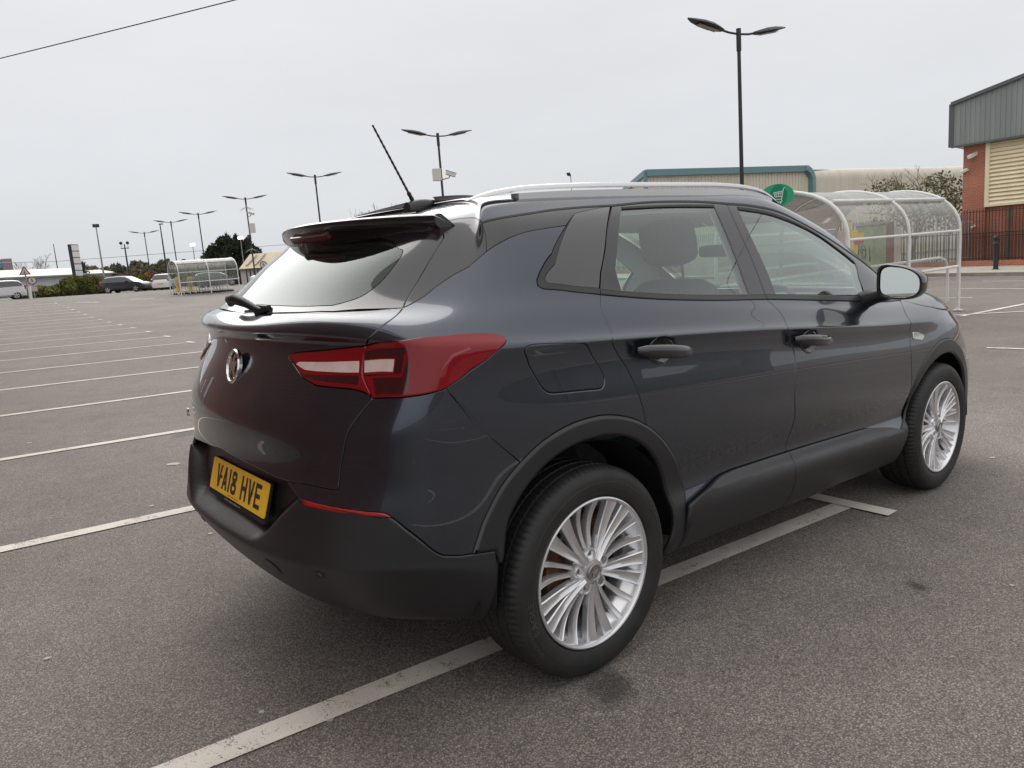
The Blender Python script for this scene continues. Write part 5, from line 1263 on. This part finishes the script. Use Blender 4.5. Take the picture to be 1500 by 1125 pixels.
# beige warehouse with teal trim
beige=wavemat('beige_cladding',(.62,.58,.48),.3,dirt=.08); teal=mat('teal_trim',(.13,.25,.27),rough=.5)
t=thing('beige_warehouse','large beige ribbed metal warehouse with teal edge trim behind the roof of the SUV','building',(0,0,0))
w1=(47.5,42.0);w2=(44.8,37.0);wc=(61.3,32.5);w3=(88.0,26.9);zt=7.12
m=MB(); corr(m,w1,w2,-2,zt-.9,.36,.05,(-1,.3),zt); m.build('end_wall',beige,t,fix=False)
m=MB(); corr(m,w2,wc,-2,zt,.33,.06,(-.3,-1)); m.build('front_wall',beige,t,fix=False)
m=MB(); 
# side wall with rounded eave
a=np.array(wc);b=np.array(w3);L=np.linalg.norm(b-a);d=(b-a)/L;o=np.array([d[1],-d[0]]); 
n=int(L/.33);V=[];rows=[(-2,0)]+[(zt-.9+.9*math.sin(math.pi/2*k/6),-.9+.9*math.cos(math.pi/2*k/6)) for k in range(7)]+[(zt+.15,-4)]
for i in range(n*2+1):
    q=a+d*(L*i/(2*n)); h=.07 if i%2 else 0
    for z,oo in rows: V.append((q[0]+o[0]*(oo+h),q[1]+o[1]*(oo+h),z+h*.6))
k=len(rows); m.add(V,[(i*k+j,i*k+j+1,(i+1)*k+j+1,(i+1)*k+j) for i in range(2*n) for j in range(k-1)]); m.build('side_wall',beige,t,fix=False)
m=MB()
def off2(p,dx,dy): return (p[0]+dx,p[1]+dy)
m.bar((*off2(w1,-.1,-.05),zt-1.0),(*off2(w2,-.1,-.1),zt+.0),.30,.42); m.bar((*off2(w2,-.1,-.15),zt),(*off2(wc,-.6,0),zt),.34,.5)
m.bar((*off2(w2,-.12,-.12),-2),(*off2(w2,-.12,-.12),zt),.22,.22); m.bar((*off2(wc,-.15,-.12),-2),(*off2(wc,-.15,-.12),zt-.7),.55,.5)
m.bar((*off2(wc,-.15,-.12),zt-.8),(*off2(wc,-.42,-.10),zt-.25),.5,.5); m.bar((*off2(wc,-.42,-.1),zt-.28),(*off2(wc,-.95,-.05),zt),.5,.45)
m.build('teal_trim',teal,t)
m=MB(); m.add([(w1[0],w1[1],zt-.9),(w2[0],w2[1],zt-.05),(wc[0],wc[1]+.2,zt-.05),(w3[0],w3[1]+3,zt),(85,60,zt),(55,60,zt)],[(0,1,2,3,4,5)]); m.build('roof',beige,t,fix=False)
m=MB(); V=[(*w1,-2),(55,60,-2),(85,60,-2),(*w3,-2)]; V+=[(a_,b_,zt-(.9 if i_==0 else .02)) for i_,(a_,b_,_c) in enumerate(V)]; m.add(V,[(0,1,5,4),(1,2,6,5),(2,3,7,6)]); m.build('rear_wall',beige,t,fix=False)
# compound beyond the shelter
t=thing('steel_container','pale green steel cabinet with scrawled markings behind the large trolley shelter','container',(25.5,10.3,float(gz(25.5,10.3))),R(-28))
gcm=mat('faded_green_paint',(.24,.29,.17),rough=.7,noise=.25,nscale=3)
m=MB(); m.box((0,0,1.0),(.5,.95,2.0)); m.build('cabinet',gcm,t,bevel=.02); m=MB(); m.box((0,0,2.06),(.6,1.05,.08)); m.build('lid',greyst,t)
m=MB(); pts=[(-.262,.16*math.cos(a)*(1-a/14)+.05,1.05+.30*math.sin(a)*(1-a/14)) for a in np.linspace(0,9,34)]; m.tube(pts,.010,5); m.tube([(-.262,.40,1.35),(-.262,.30,1.37),(-.262,.36,.8)],.010,5); m.tube([(-.262,-.25,1.3),(-.262,-.28,.75),(-.262,-.35,.9)],.010,5); m.build('scrawl',black,t)
m=MB(); m.box((27.2,10.9,.75),(.06,.9,1.1),Matrix.Rotation(R(-28),3,'Z')); tag(m.build('poster_board',mat('poster_pinkish',(.50,.38,.34),rough=.6,noise=.5,nscale=6),None),'faded poster board above the green cabinet','sign')
m=MB(); m.box((26.64,10.27,.62),(.30,.42,2.1),Matrix.Rotation(R(-28),3,'Z')); tag(m.build('brick_pillar',brickmat('brown_brick',(.22,.09,.06),(.17,.07,.05),(.2,.15,.12)),None),'brown brick pillar between the green cabinet and the palisade fence','pillar')
yl=mat('faded_yellow_paint',(.62,.47,.12),rough=.6,noise=.2,nscale=3)
t=thing('height_barrier','pale yellow steel frame with a diagonal brace seen through the shelter','barrier',(20.5,9.05,float(gz(20.5,9))),R(-60))
m=MB()
for a,b in (((-.5,0,0),(-.5,0,2.05)),((.45,0,0),(.45,0,2.05)),((-.55,0,2.05),(.5,0,2.05)),((-.5,0,1.35),(.45,0,1.35)),((-.5,0,2.0),(-.0,0,1.4))): m.bar(a,b,.07)
m.build('frame',yl,t)
m=MB(); m.tube([(21.2,8.75,-.33),(21.2,8.75,1.45)],.07,10); tag(m.build('yellow_post',mat('safety_yellow',(.75,.50,.02)),None),'bright yellow post beside the pale yellow frame','post')
t=thing('small_sign','small yellow and red warning board on the yellow post','sign',(21.15,8.6,1.15),R(28)); m=MB(); m.box((0,0,.12),(.03,.26,.16)); m.build('yellow_panel',mat('safety_yellow',(.75,.50,.02)),t); m=MB(); m.box((0,0,-.06),(.03,.26,.14)); m.build('red_panel',mat('sign_red',(.55,.03,.04)),t)
# block wall at the back of the compound
m=MB(); m.box((31,17.5,.4),(.25,13,2.2),Matrix.Rotation(R(-12),3,'Z')); tag(m.build('compound_wall',mat('rendered_wall',(.42,.38,.34),rough=.9,noise=.15,nscale=1.5),None),'pale rendered wall behind the large trolley shelter','wall')
# ---------------------------------------------------------------- vegetation
def leafmat(name,c,var=.35):
    m=mat(name,c,rough=.75,noise=var,nscale=1.1,spec=.25); return m
def foliage(mb,c,r,n,size,seed=0,flat=.5,shell=.35,needle=False):
    rn=random.Random(seed)
    for _ in range(n):
        while True:
            p=Vector((rn.uniform(-1,1),rn.uniform(-1,1),rn.uniform(-1,1)))
            if shell<p.length<1: break
        w_=size*rn.uniform(.5,1.3)
        q=Vector((rn.gauss(0,1),rn.gauss(0,1),rn.gauss(0,1)*flat)).normalized(); s=q.orthogonal().normalized(); s=Matrix.Rotation(rn.uniform(0,6.3),3,q)@s; u=q.cross(s)
        o=Vector((c[0]+p.x*r[0],c[1]+p.y*r[1],c[2]+p.z*r[2]))
        asp=.35 if needle else .6
        mb.add([o-s*w_,o-u*w_*asp,o+s*w_,o+u*w_*asp],[(0,1,2,3)])
dgreen=leafmat('dark_conifer_green',(.028,.042,.022)); hgreen=leafmat('hedge_green',(.14,.145,.040),.4); mgreen=leafmat('mid_green_leaves',(.15,.16,.085)); brown=leafmat('brown_twigs',(.17,.125,.09)); orange=leafmat('rusty_leaves',(.26,.12,.04)); bark=mat('bark',(.10,.08,.065),rough=.9,noise=.3,nscale=6); twig=mat('grey_twigs',(.20,.17,.15),rough=.9)
def tree(name,label,x,y,h,parts,lm,seed,size=.35,tr_=.2,group=None,needle=False,cat='tree',flat=.5):
    z=float(gz(x,y)); t=thing(name,label,cat,(x,y,z),0,group); rn=random.Random(seed)
    m=MB(); m.tube([(0,0,0),(.05,0,h*.35),(0,.05,h*.8)],[tr_,tr_*.7,tr_*.2],8)
    for k in range(9):
        a=rn.uniform(0,6.28); zz=h*rn.uniform(.25,.7); l=h*.28; m.tube([(0,0,zz),(l*.5*math.cos(a),l*.5*math.sin(a),zz+l*.3),(l*math.cos(a),l*math.sin(a),zz+l*.75)],[tr_*.35,tr_*.2,.02],5)
    m.build('trunk',bark,t)
    m=MB()
    for i,(cx,cy,cz,rx,ry,rz_,n) in enumerate(parts): foliage(m,(cx,cy,cz),(rx,ry,rz_),n,size,seed*50+i,flat,needle=needle,shell=.2)
    m.build('crown',lm,t,fix=False)
    return t
P=[]
rn=random.Random(3)
for k in range(46):
    a=rn.uniform(-1,1); zz=rn.uniform(.6,5.2)*(1-.45*abs(a)**1.5); P.append((a*3.0+.2,rn.uniform(-.8,.8),zz,rn.uniform(.7,1.2),.9,rn.uniform(.6,1.0),420))
for k in range(12):
    a=rn.uniform(-.95,.95); zt_=5.3*(1-.38*abs(a)**1.6); P.append((a*3.1+.2,rn.uniform(-.5,.5),zt_,.35,.35,.75,110))
tree('conifer_tree','dense dark conifer with a ragged top behind the left trolley shelter',29.5,87.2,5.6,P,dgreen,5,.34,.3,None,True)
def bare(name,label,x,y,h,seed,m_=twig,group=None,spread=.35,cat='tree',r0=.12,depth=5,zg=None):
    z=float(gz(x,y)) if zg is None else zg; t=thing(name,label,cat,(x,y,z),0,group); rn=random.Random(seed); m=MB()
    def br(p,d,l,r,k):
        q=p+d*l; m.tube([p,(p+q)/2+Vector((rn.gauss(0,.05),rn.gauss(0,.05),0))*l,q],[r,r*.85,r*.7],4,caps=False)
        if k==0: return
        for _ in range(rn.choice((2,3,3))):
            dd=(d+Vector((rn.gauss(0,spread),rn.gauss(0,spread),rn.gauss(.08,spread*.5)))).normalized(); br(q,dd,l*rn.uniform(.62,.85),r*.62,k-1)
    br(Vector((0,0,0)),Vector((0,0,1)),h*.28,r0,depth); m.build('trunk',m_,t); return t
for (x,y,h,s,l) in ((16.9,166.4,7.6,1,'faint bare tree just right of the blue tower block'),(18.2,166.2,6.0,2,'faint bare tree directly behind the triangular sign'),(20.0,166.0,8.3,3,'tallest of the faint bare trees above the white warehouse roof'),(21.3,165.8,5.9,4,'small bare tree at the right end of the faint row above the warehouse')):
    bare('bare_tree',l,x,y,h,s,group='bare trees beyond the white warehouse',r0=.14)
bare('bare_tree','bare treetop showing over the roof edge right of the aerial tip',32.7,58.5,6.5,8,twig,r0=.12,depth=6)
bare('bare_tree','thin bare treetop barely showing over the spoiler',30.6,60.5,6.4,9,twig,r0=.10,depth=5)
# bushy tree by the brick building
t=bare('leafy_tree','straggly half bare bushy tree left of the brick building',41.2,15.4,5.2,21,mat('pale_branches',(.24,.21,.17),rough=.9),spread=.5,r0=.14,depth=6)
m=MB(); rn=random.Random(12)
for k in range(46): foliage(m,(rn.gauss(.3,1.6),rn.gauss(-.5,1.5),rn.uniform(2.2,4.6)-.15*abs(rn.gauss(0,1))),(.7,.7,.5),75,.085,900+k,.7)
m.build('crown',mgreen,t,fix=False)
# hedges
def hedge(label,pts,h,w_,lm,seed,n=900,name='hedge',size=.16,bot=True):
    t=thing(name,label,'hedge' if name=='hedge' else 'shrub',(0,0,0)); m=MB(); mb=MB(); rn=random.Random(seed)
    pts=[np.array(p,float) for p in pts]
    for i in range(len(pts)-1):
        a,b=pts[i],pts[i+1]; L=np.linalg.norm((b-a)[:2]); k=max(1,int(L/.8))
        for j in range(k):
            q=a+(b-a)*(j+.5)/k; hh=q[2]*rn.uniform(.85,1.1); z=float(gz(q[0],q[1]))
            foliage(m,(q[0]+rn.gauss(0,.1),q[1]+rn.gauss(0,.2),z+hh*.5),(L/k*.75,w_,hh*.55),int(n*hh/2/k*4/ max(1,1)),size,seed*100+i*40+j,.6,shell=.45)
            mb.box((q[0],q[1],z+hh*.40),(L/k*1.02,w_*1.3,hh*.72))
    c=m.build('leaves',lm,t,fix=False); o=mb.build('inner_fill',mat('dark_hedge_inside',(.022,.026,.012),rough=.95),t)  # inner part is plain dark boxes filling the hedge behind its leaves
    return t
hedge('long low clipped green hedge rising to the right in front of the white warehouse',[(5.9,72.3,.75),(7.4,73.0,.8),(9.2,74.0,1.0),(10.6,75.2,1.5),(11.6,76,1.7),(12.8,77,1.6),(13.8,78,1.2)],1,.8,hgreen,4,n=1100)
hedge('short green hedge between the dark hatchback and the white car',[(16.9,79.6,1.4),(18.6,79.4,1.5),(20.6,78.9,1.4)],1,.7,hgreen,6,n=1100)
hedge('brown and rust coloured shrubs behind the dark hatchback',[(18.6,95,1.9),(20.5,95,2.2),(23.8,94,1.9)],1,1.0,brown,9,n=1000,name='shrub_row',size=.22)
hedge('small orange leaved shrub beyond the dark hatchback',[(21.0,92,1.9),(22.8,91.6,1.9)],1,.7,orange,10,n=900,name='orange_shrub',size=.18)
hedge('greenish brown belt of scrub on the skyline left of the conifer',[(20.5,133,3.6),(26,134,4.0),(34,133,4.2),(40,131,3.9)],1,1.6,leafmat('olive_scrub',(.15,.14,.09)),14,n=1600,name='scrub_belt',size=.40)
tree('dark_pine','small dark pine on the skyline above the white car',20.9,128,4.6,[(0,0,2.2,1.3,1,1.3,260),(0,0,3.7,.8,.8,1.2,160)],dgreen,31,.28,.2,None,True)
tree('dark_pine','tiny dark pine above the left end of the far trolley shelter',25.8,128,3.9,[(0,0,1.8,1.3,1,1.2,200),(0,0,3.0,.7,.7,.9,100)],dgreen,33,.28,.2,None,True)
# ---------------------------------------------------------------- far buildings
t=thing('white_warehouse','long white warehouse with a pale low pitched roof behind the hedge','building',(0,0,0))
wl=mat('pale_lilac_wall',(.47,.47,.52),rough=.8,noise=.06,nscale=.4); rfm=mat('pale_roof',(.74,.71,.62),rough=.8,noise=.14,nscale=.35)
A=(-25,116);B=(25.5,128.3); A2=(-29,132);B2=(21.5,141)
m=MB(); m.add([(*A,0),(*B,0),(*B,3.75),(*A,4.5)],[(0,1,2,3)]); m.add([(*B,0),(*B2,0),(*B2,3.9),(22.8,136.4,5.0),(*B,3.75)],[(0,1,2,3,4)]); m.build('wall',wl,t,fix=False)
m=MB(); m.add([(A[0],A[1]-.5,4.45),(B[0]+.4,B[1]-.5,3.72),(22.9,136.3,5.05),(-29,124,6.0)],[(0,1,2,3)]); m.add([(22.9,136.3,5.05),(B2[0],B2[1],3.9),(A2[0],A2[1],4.4),(-29,124,6.0)],[(0,1,2,3)]); m.build('roof',rfm,t,fix=False)
m=MB(); m.bar((A[0],A[1]-.55,4.38),(B[0]+.4,B[1]-.55,3.68),.2,.22); m.build('gutter',mat('grey_gutter',(.22,.22,.23)),t)
t=thing('tower_block','distant blue and maroon block at the left edge of the photo','building',(15.0,206,1)); m=MB(); m.box((-1.5,0,4.3),(9,8,8.6)); m.build('blue_facade',mat('blue_glazing',(.12,.22,.30),rough=.4,noise=.2,nscale=.6),t); m=MB(); m.box((3.9,-.2,4.3),(1.9,8,8.9)); m.build('maroon_facade',mat('maroon_cladding',(.26,.20,.24),rough=.7),t)
for k in range(3):
    m=MB(); m.box((-1.5,-4.05,2.2+k*2.2),(8.8,.15,.5)); m.build('window_band',mat('dark_glazing',(.05,.10,.15),rough=.2),t)
t=thing('pavilion_building','small tan hipped roof building just left of the SUV rear window','building',(0,0,0))
tan=mat('tan_roof',(.56,.47,.33),rough=.85,noise=.08,nscale=.8); tw=mat('pinkish_wall',(.50,.45,.42),rough=.9)
m=MB(); m.add([(26.7,77.5,2.35),(36,73.0,2.35),(36,76.5,4.1),(28.9,79.6,3.95)],[(0,1,2,3)]); m.add([(26.7,77.5,2.35),(28.9,79.6,3.95),(30,83,2.35)],[(0,1,2)]); m.build('roof',tan,t,fix=False)
m=MB(); m.add([(26.9,77.6,0),(36,73.2,0),(36,73.2,2.4),(26.9,77.6,2.4)],[(0,1,2,3)]); m.add([(26.9,77.6,0),(26.9,77.6,2.4),(30,82.6,2.4),(30,82.6,0)],[(0,1,2,3)]); m.build('wall',tw,t,fix=False)
m=MB(); m.bar((26.6,77.4,2.32),(36,72.9,2.32),.15,.14); m.bar((31.0,74.9,3.3),(36,73.0+1.5,4.2),.4,.2); m.build('fascia',mat('maroon_fascia',(.13,.10,.10)),t)
m=MB()
for a,b in (((27.6,77.6,2.75),(29.4,78.9,3.93)),((28.4,77.2,2.75),(30.2,78.6,3.93))): m.bar(a,b,.22,.06)
m.build('roof_strips',mat('grey_strip',(.30,.27,.25)),t)
t=thing('palisade_fence','dark pale fence in front of the small tan building','fence',(0,0,0)); m=MB()
for k in range(24): x=25.0+k*.33; y=70.6-k*.12; m.box((x,y,float(gz(x,y))+.75),(.12,.03,1.5))
m.build('pales',dark,t)
# signs
def sign(name,label,x,y,h,az,kind):
    t=thing(name,label,'sign',(x,y,float(gz(x,y))),az); m=MB(); m.tube([(0,0,0),(0,0,h+.1)],.045,8); m.build('post',greyst,t)
    ink=mat('sign_ink',(.03,.02,.025)); rd=mat('faded_sign_red',(.20,.11,.11)); wt=mat('sign_face',(.66,.64,.62))
    if kind=='tri':
        for s_,mt,y_,nm in ((.44,rd,-.06,'border'),(.28,wt,-.075,'face')):
            m=MB(); P=[(s_*math.sin(2*math.pi*j/3),h+.0+s_*math.cos(2*math.pi*j/3)) for j in range(3)]; m.prism(P,1,y_,y_+.012); m.build(nm,mt,t)
        m=MB(); m.bar((0,-.09,h-.10),(.02,-.09,h+.10),.08,.02); m.bar((-.08,-.09,h-.12),(0,-.09,h),.05,.02); m.build('symbol',ink,t)
    else:
        for s_,mt,y_,nm in ((.31,rd,-.06,'border'),(.23,wt,-.075,'face')):
            m=MB(); m.prism([(s_*math.cos(2*math.pi*j/24),h+s_*math.sin(2*math.pi*j/24)) for j in range(24)],1,y_,y_+.012); m.build(nm,mt,t)
        m=MB(); V,F=text_geo('5',.38,.004); m.add([(a,-.088+c,h+b) for a,b,c in V],F); m.build('number',ink,t)
        if kind=='rp': m=MB(); m.box((0,-.07,h-.62),(.5,.02,.34)); m.build('plate',mat('pinkish_plate',(.55,.45,.44)),t)
    return t
sign('warning_sign','triangular red bordered warning sign on a leaning post behind the white hatchback',5.95,63.0,2.0,R(-10),'tri')
sign('speed_sign','round speed limit sign with a small plate below, beside the triangular sign',6.43,63.96,1.35,R(-10),'rp')
sign('speed_sign','round sign in front of the small tan building',22.27,58.98,1.65,R(-20),'r')
m=MB(); m.tube([(5.75,60.5,1.0),(5.78,60.5,1.95)],.10,8); tag(m.build('white_bollard',wh,None),'white bollard at the tail of the white hatchback','bollard')
# totem sign
t=thing('totem_sign','tall narrow totem sign with a column of white tenant panels beyond the hedge','sign',(12.55,82.28,1.0),R(140))
m=MB(); m.box((0,0,2.45),(.32,1.30,4.9)); m.build('frame',dark,t,bevel=.03)
cols=[(.72,.72,.73),(.72,.71,.72),(.74,.66,.68),(.73,.73,.75),(.60,.68,.76),(.72,.72,.73)]
for k in range(6):
    m=MB(); m.box((-.175,0,4.55-k*.62),(.03,1.18,.54)); m.build('panel',mat('totem_panel_%s'%'abcdef'[k],cols[k],rough=.4),t)
m=MB(); m.box((-.165,0,.42),(.03,1.1,.5)); m.build('foot_panel',mat('totem_foot',(.70,.68,.60)),t)
# ---------------------------------------------------------------- other cars
def lowcar(name,label,loc,yaw,colr,L=4.0,H=1.47,W=1.72,scale=1,lamps='red',group='other cars parked in the car park'):
    t=thing(name,label,'car',(loc[0],loc[1],float(gz(*loc))),yaw,group)
    pm_=mat('car_paint_%d%d'%(int(colr[0]*100),int(colr[2]*100)),colr,rough=.35,coat=.5,spec=.3)
    # stations: x from rear (-L/2) to front
    st=[(-.500,.62,.62,.74),(-.492,.80,.80,.84),(-.470,.93,.94,.91),(-.440,.96,1.18,.95),(-.385,.97,1.40,.98),(-.30,.965,1.455,1.0),(-.18,.955,1.47,1.0),(-.02,.94,1.46,1.0),(.09,.93,1.40,1.0),(.17,.92,1.24,1.0),(.245,.91,1.03,.99),(.285,.90,.92,.985),(.36,.86,.87,.96),(.43,.79,.80,.92),(.475,.70,.70,.84),(.495,.56,.56,.72)]
    zb=.24; k=9; V=[]
    for f,zt_,zr_,wf in st:
        x=f*L; w_=W/2*wf; s=H/1.47; zt_*=s; zr_*=s; wr=w_*(1-.26*min(1,(zr_-zt_)/.45))
        V+=[(x,w_*.90,zb),(x,w_,zb+.12),(x,w_,.62*min(1,zt_/.62)),(x,w_*.97,zt_),(x,wr*1.0+(w_*.97-wr)*.12,zt_+(zr_-zt_)*.86),(x,wr*.88,zr_-.005),(x,wr*.4,zr_+.012),(x,0,zr_+.016)]
    k=8; n=len(st)
    VV=V+[(a,-b,c) for a,b,c in V]; F=[];G=[]
    for i in range(n-1):
        for j in range(k-1):
            side=(i*k+j,i*k+j+1,(i+1)*k+j+1,(i+1)*k+j); si=tuple(q+n*k for q in side[::-1])
            gl=(j==3 and 3<=i<=9) or (j>=4 and (2<=i<=3 or 8<=i<=10) and st[i+1][2]-st[i+1][1]>-.01 and max(st[i][2],st[i+1][2])>1.0)
            (G if gl else F).extend((side,si))
    F+=[tuple(range(k))+tuple(n*k+q for q in range(k-1,-1,-1)),tuple((n-1)*k+q for q in range(k))+tuple((2*n-1)*k+q for q in range(k-1,-1,-1))]
    m=MB(); m.add(VV,F,0,True); bo=m.build('body',pm_,t,sharp=35)
    m=MB(); m.add(VV,G,0,True); m.build('windows',mat('dark_car_glass',(.02,.024,.026),rough=.06,coat=1),t,sharp=35)
    m=MB(); m.box((0,0,.30),(L*.92,W*.80,.22)); m.build('underbody',black,t)
    for x in (-.315*L,.315*L):
        for s in (1,-1):
            q=MB(); q.lathe([(.0,.02),(.20,.02),(.315,.0),(.315,-.18),(.0,-.18)],24,1); q.v=[(x+a,s*(W/2-.02+b),.315+c) for a,b,c in q.v]; ty=q.build('tyre',rubber,t)
            q=MB()
            for p_ in range(5):
                an=2*math.pi*p_/5+.3; q.bar((x+.03*math.cos(an),s*(W/2+.005),.315+.03*math.sin(an)),(x+.20*math.cos(an),s*(W/2+.005),.315+.20*math.sin(an)),.02,.06)
            q.lathe([(.185,.0),(.205,.0),(.205,.02),(.185,.02)],24,1,(x,s*(W/2+.0),.315)); q.build('wheel_rim',alloy,ty)
    for s in (1,-1):
        m=MB(); m.box((-.478*L,s*W*.40,.90),(.16,.16,.34),Matrix.Rotation(R(-14),3,'Y')); m.build('tail_lamp',mat('far_red_lamp',(.45,.02,.03),rough=.2,coat=1),t,bevel=.03)
        m=MB(); m.box((.455*L,s*W*.36,.68),(.22,.26,.14)); m.build('headlamp',mat('far_clear_lamp',(.6,.6,.6),rough=.1),t,bevel=.03)
        m=MB(); m.box((.13*L,s*(W/2+.07),.98),(.12,.18,.12)); m.build('door_mirror',pm_,t,bevel=.03)
    m=MB(); m.box((-.502*L,0,.62),(.03,.52,.11)); m.build('number_plate',yel,t)
    return t
lowcar('hatchback_car','white hatchback cut off by the left edge of the photo, seen side on',(4.35,67.9),R(180),(.70,.71,.72),4.0,1.50,1.72)
lowcar('hatchback_car','dark grey hatchback parked by the hedge, seen from its rear right side',(14.35,71.2),R(-40),(.035,.038,.042),3.95,1.46,1.75)
lowcar('estate_car','white car with red tail lamps just left of the far trolley shelter',(18.6,74.6),R(62),(.72,.71,.72),4.3,1.50,1.78)
lowcar('saloon_car','dark car half hidden behind the far trolley shelter',(22.5,72.0),R(-15),(.03,.03,.034),4.3,1.42,1.75)
lowcar('saloon_car','silver car mostly hidden behind the rear window of the SUV',(22.6,57.5),R(200),(.45,.46,.48),4.3,1.45,1.75)
# ---------------------------------------------------------------- store behind the photographer and terrace to the right (they show as reflections)
t=thing('brick_store','long dark red brick store behind the photographer, reflected in the tailgate','building',(0,0,0))
sb=brickmat('store_brick',(.20,.060,.040),(.16,.048,.034),(.16,.11,.09))
m=MB(); m.box((-11.6,31.5,4.3),(16,65,8.6)); m.build('wall',sb,t)
m=MB(); corr(m,(-3.15,64),(-3.15,-1),8.0,9.5,.3,.06,(1,0)); m.build('fascia_cladding',cladg,t,fix=False)
m=MB()
for k in range(6): m.box((-3.57,15+k*9,1.6),(.10,2.2,2.4))
m.build('shopfront_window',mat('shop_glass',(.03,.035,.04),rough=.05,coat=1),t)
t=thing('retail_terrace','low dark terrace to the right of the photographer, reflected in the doors','building',(0,0,0))
m=MB(); m.box((40,-67,1.0),(120,14,5.4)); m.box((10,-66,1.6),(14,13,6.2)); m.box((30,-66,1.9),(9,13,7)); m.box((58,-66,1.6),(16,13,6.6)); m.build('wall',mat('dull_terrace',(.13,.115,.105),rough=.8,noise=.3,nscale=.3),t)
m=MB(); m.box((40,-59.9,3.2),(120,.3,.6)); m.build('fascia',mat('terrace_fascia',(.16,.09,.08)),t)
# ---------------------------------------------------------------- camera, sky, sun
cam=bpy.data.cameras.new('camera'); co=bpy.data.objects.new('camera',cam); col.objects.link(co)
F_=Vector((0.6158873834994301,0.770372383568016,-0.16495187626080463));R_=Vector((0.7711910854643809,-0.6323229582435803,-0.07370200932374452));U_=Vector((0.16108085096154617,0.08181727882190454,0.9835440469748586))
co.matrix_world=Matrix(((R_.x,U_.x,-F_.x,-1.59539985),(R_.y,U_.y,-F_.y,-2.55642408),(R_.z,U_.z,-F_.z,1.36171943),(0,0,0,1)))
cam.sensor_width=36; cam.lens=36*1095.3975612/1500; cam.clip_end=3000; cam.clip_start=.05
sc.camera=co
w=bpy.data.worlds.new('World'); sc.world=w; w.use_nodes=True; nt=w.node_tree; bg=nt.nodes['Background']
sky=nt.nodes.new('ShaderNodeTexSky'); sky.sky_type='NISHITA'; sky.sun_disc=False; sky.sun_elevation=R(42); sky.sun_rotation=R(200); sky.air_density=1.5; sky.dust_density=4
tc=nt.nodes.new('ShaderNodeTexCoord'); sep=nt.nodes.new('ShaderNodeSeparateXYZ'); nt.links.new(tc.outputs['Generated'],sep.inputs[0])
rp=nt.nodes.new('ShaderNodeValToRGB'); nt.links.new(sep.outputs['Z'],rp.inputs[0])
E_=rp.color_ramp.elements; E_[0].position=0;E_[0].color=(.54,.567,.59,1); E_[1].position=1;E_[1].color=(1.15,1.13,1.12,1)
for p_,c_ in ((.12,(.595,.612,.637)),(.28,(.63,.638,.66)),(.42,(.70,.695,.705)),(.62,(.88,.87,.88))):
    e=E_.new(p_); e.color=(*c_,1)
nz=nt.nodes.new('ShaderNodeTexNoise'); nz.inputs['Scale'].default_value=2.2; nz.inputs['Detail'].default_value=7; nz.inputs['Roughness'].default_value=.55
mp=nt.nodes.new('ShaderNodeMapping'); mp.inputs['Scale'].default_value=(1,1,3.5); nt.links.new(tc.outputs['Generated'],mp.inputs[0]); nt.links.new(mp.outputs[0],nz.inputs[0])
mr=nt.nodes.new('ShaderNodeMapRange'); mr.inputs[1].default_value=.3;mr.inputs[2].default_value=.7;mr.inputs[3].default_value=.955;mr.inputs[4].default_value=1.035; nt.links.new(nz.outputs['Fac'],mr.inputs[0])
sc1=nt.nodes.new('ShaderNodeVectorMath'); sc1.operation='SCALE'; nt.links.new(rp.outputs[0],sc1.inputs[0]); nt.links.new(mr.outputs[0],sc1.inputs['Scale'])
sk=nt.nodes.new('ShaderNodeVectorMath'); sk.operation='SCALE'; sk.inputs['Scale'].default_value=.003; nt.links.new(sky.outputs[0],sk.inputs[0])
ad=nt.nodes.new('ShaderNodeVectorMath'); ad.operation='ADD'; nt.links.new(sc1.outputs[0],ad.inputs[0]); nt.links.new(sk.outputs[0],ad.inputs[1])
s10=nt.nodes.new('ShaderNodeVectorMath'); s10.operation='SCALE'; s10.inputs['Scale'].default_value=10; nt.links.new(ad.outputs[0],s10.inputs[0]); nt.links.new(s10.outputs[0],bg.inputs['Color']); bg.inputs['Strength'].default_value=.1
sun=bpy.data.lights.new('sun','SUN'); sun.energy=1.5; sun.angle=R(60); sun.color=(1,.97,.93); so=bpy.data.objects.new('sun',sun); col.objects.link(so); so.rotation_euler=(R(48),0,R(160))
sc.view_settings.view_transform='Standard'; sc.view_settings.look='None'; sc.view_settings.exposure=.32; sc.view_settings.gamma=1
sc.cycles.max_bounces=8; sc.cycles.transparent_max_bounces=16
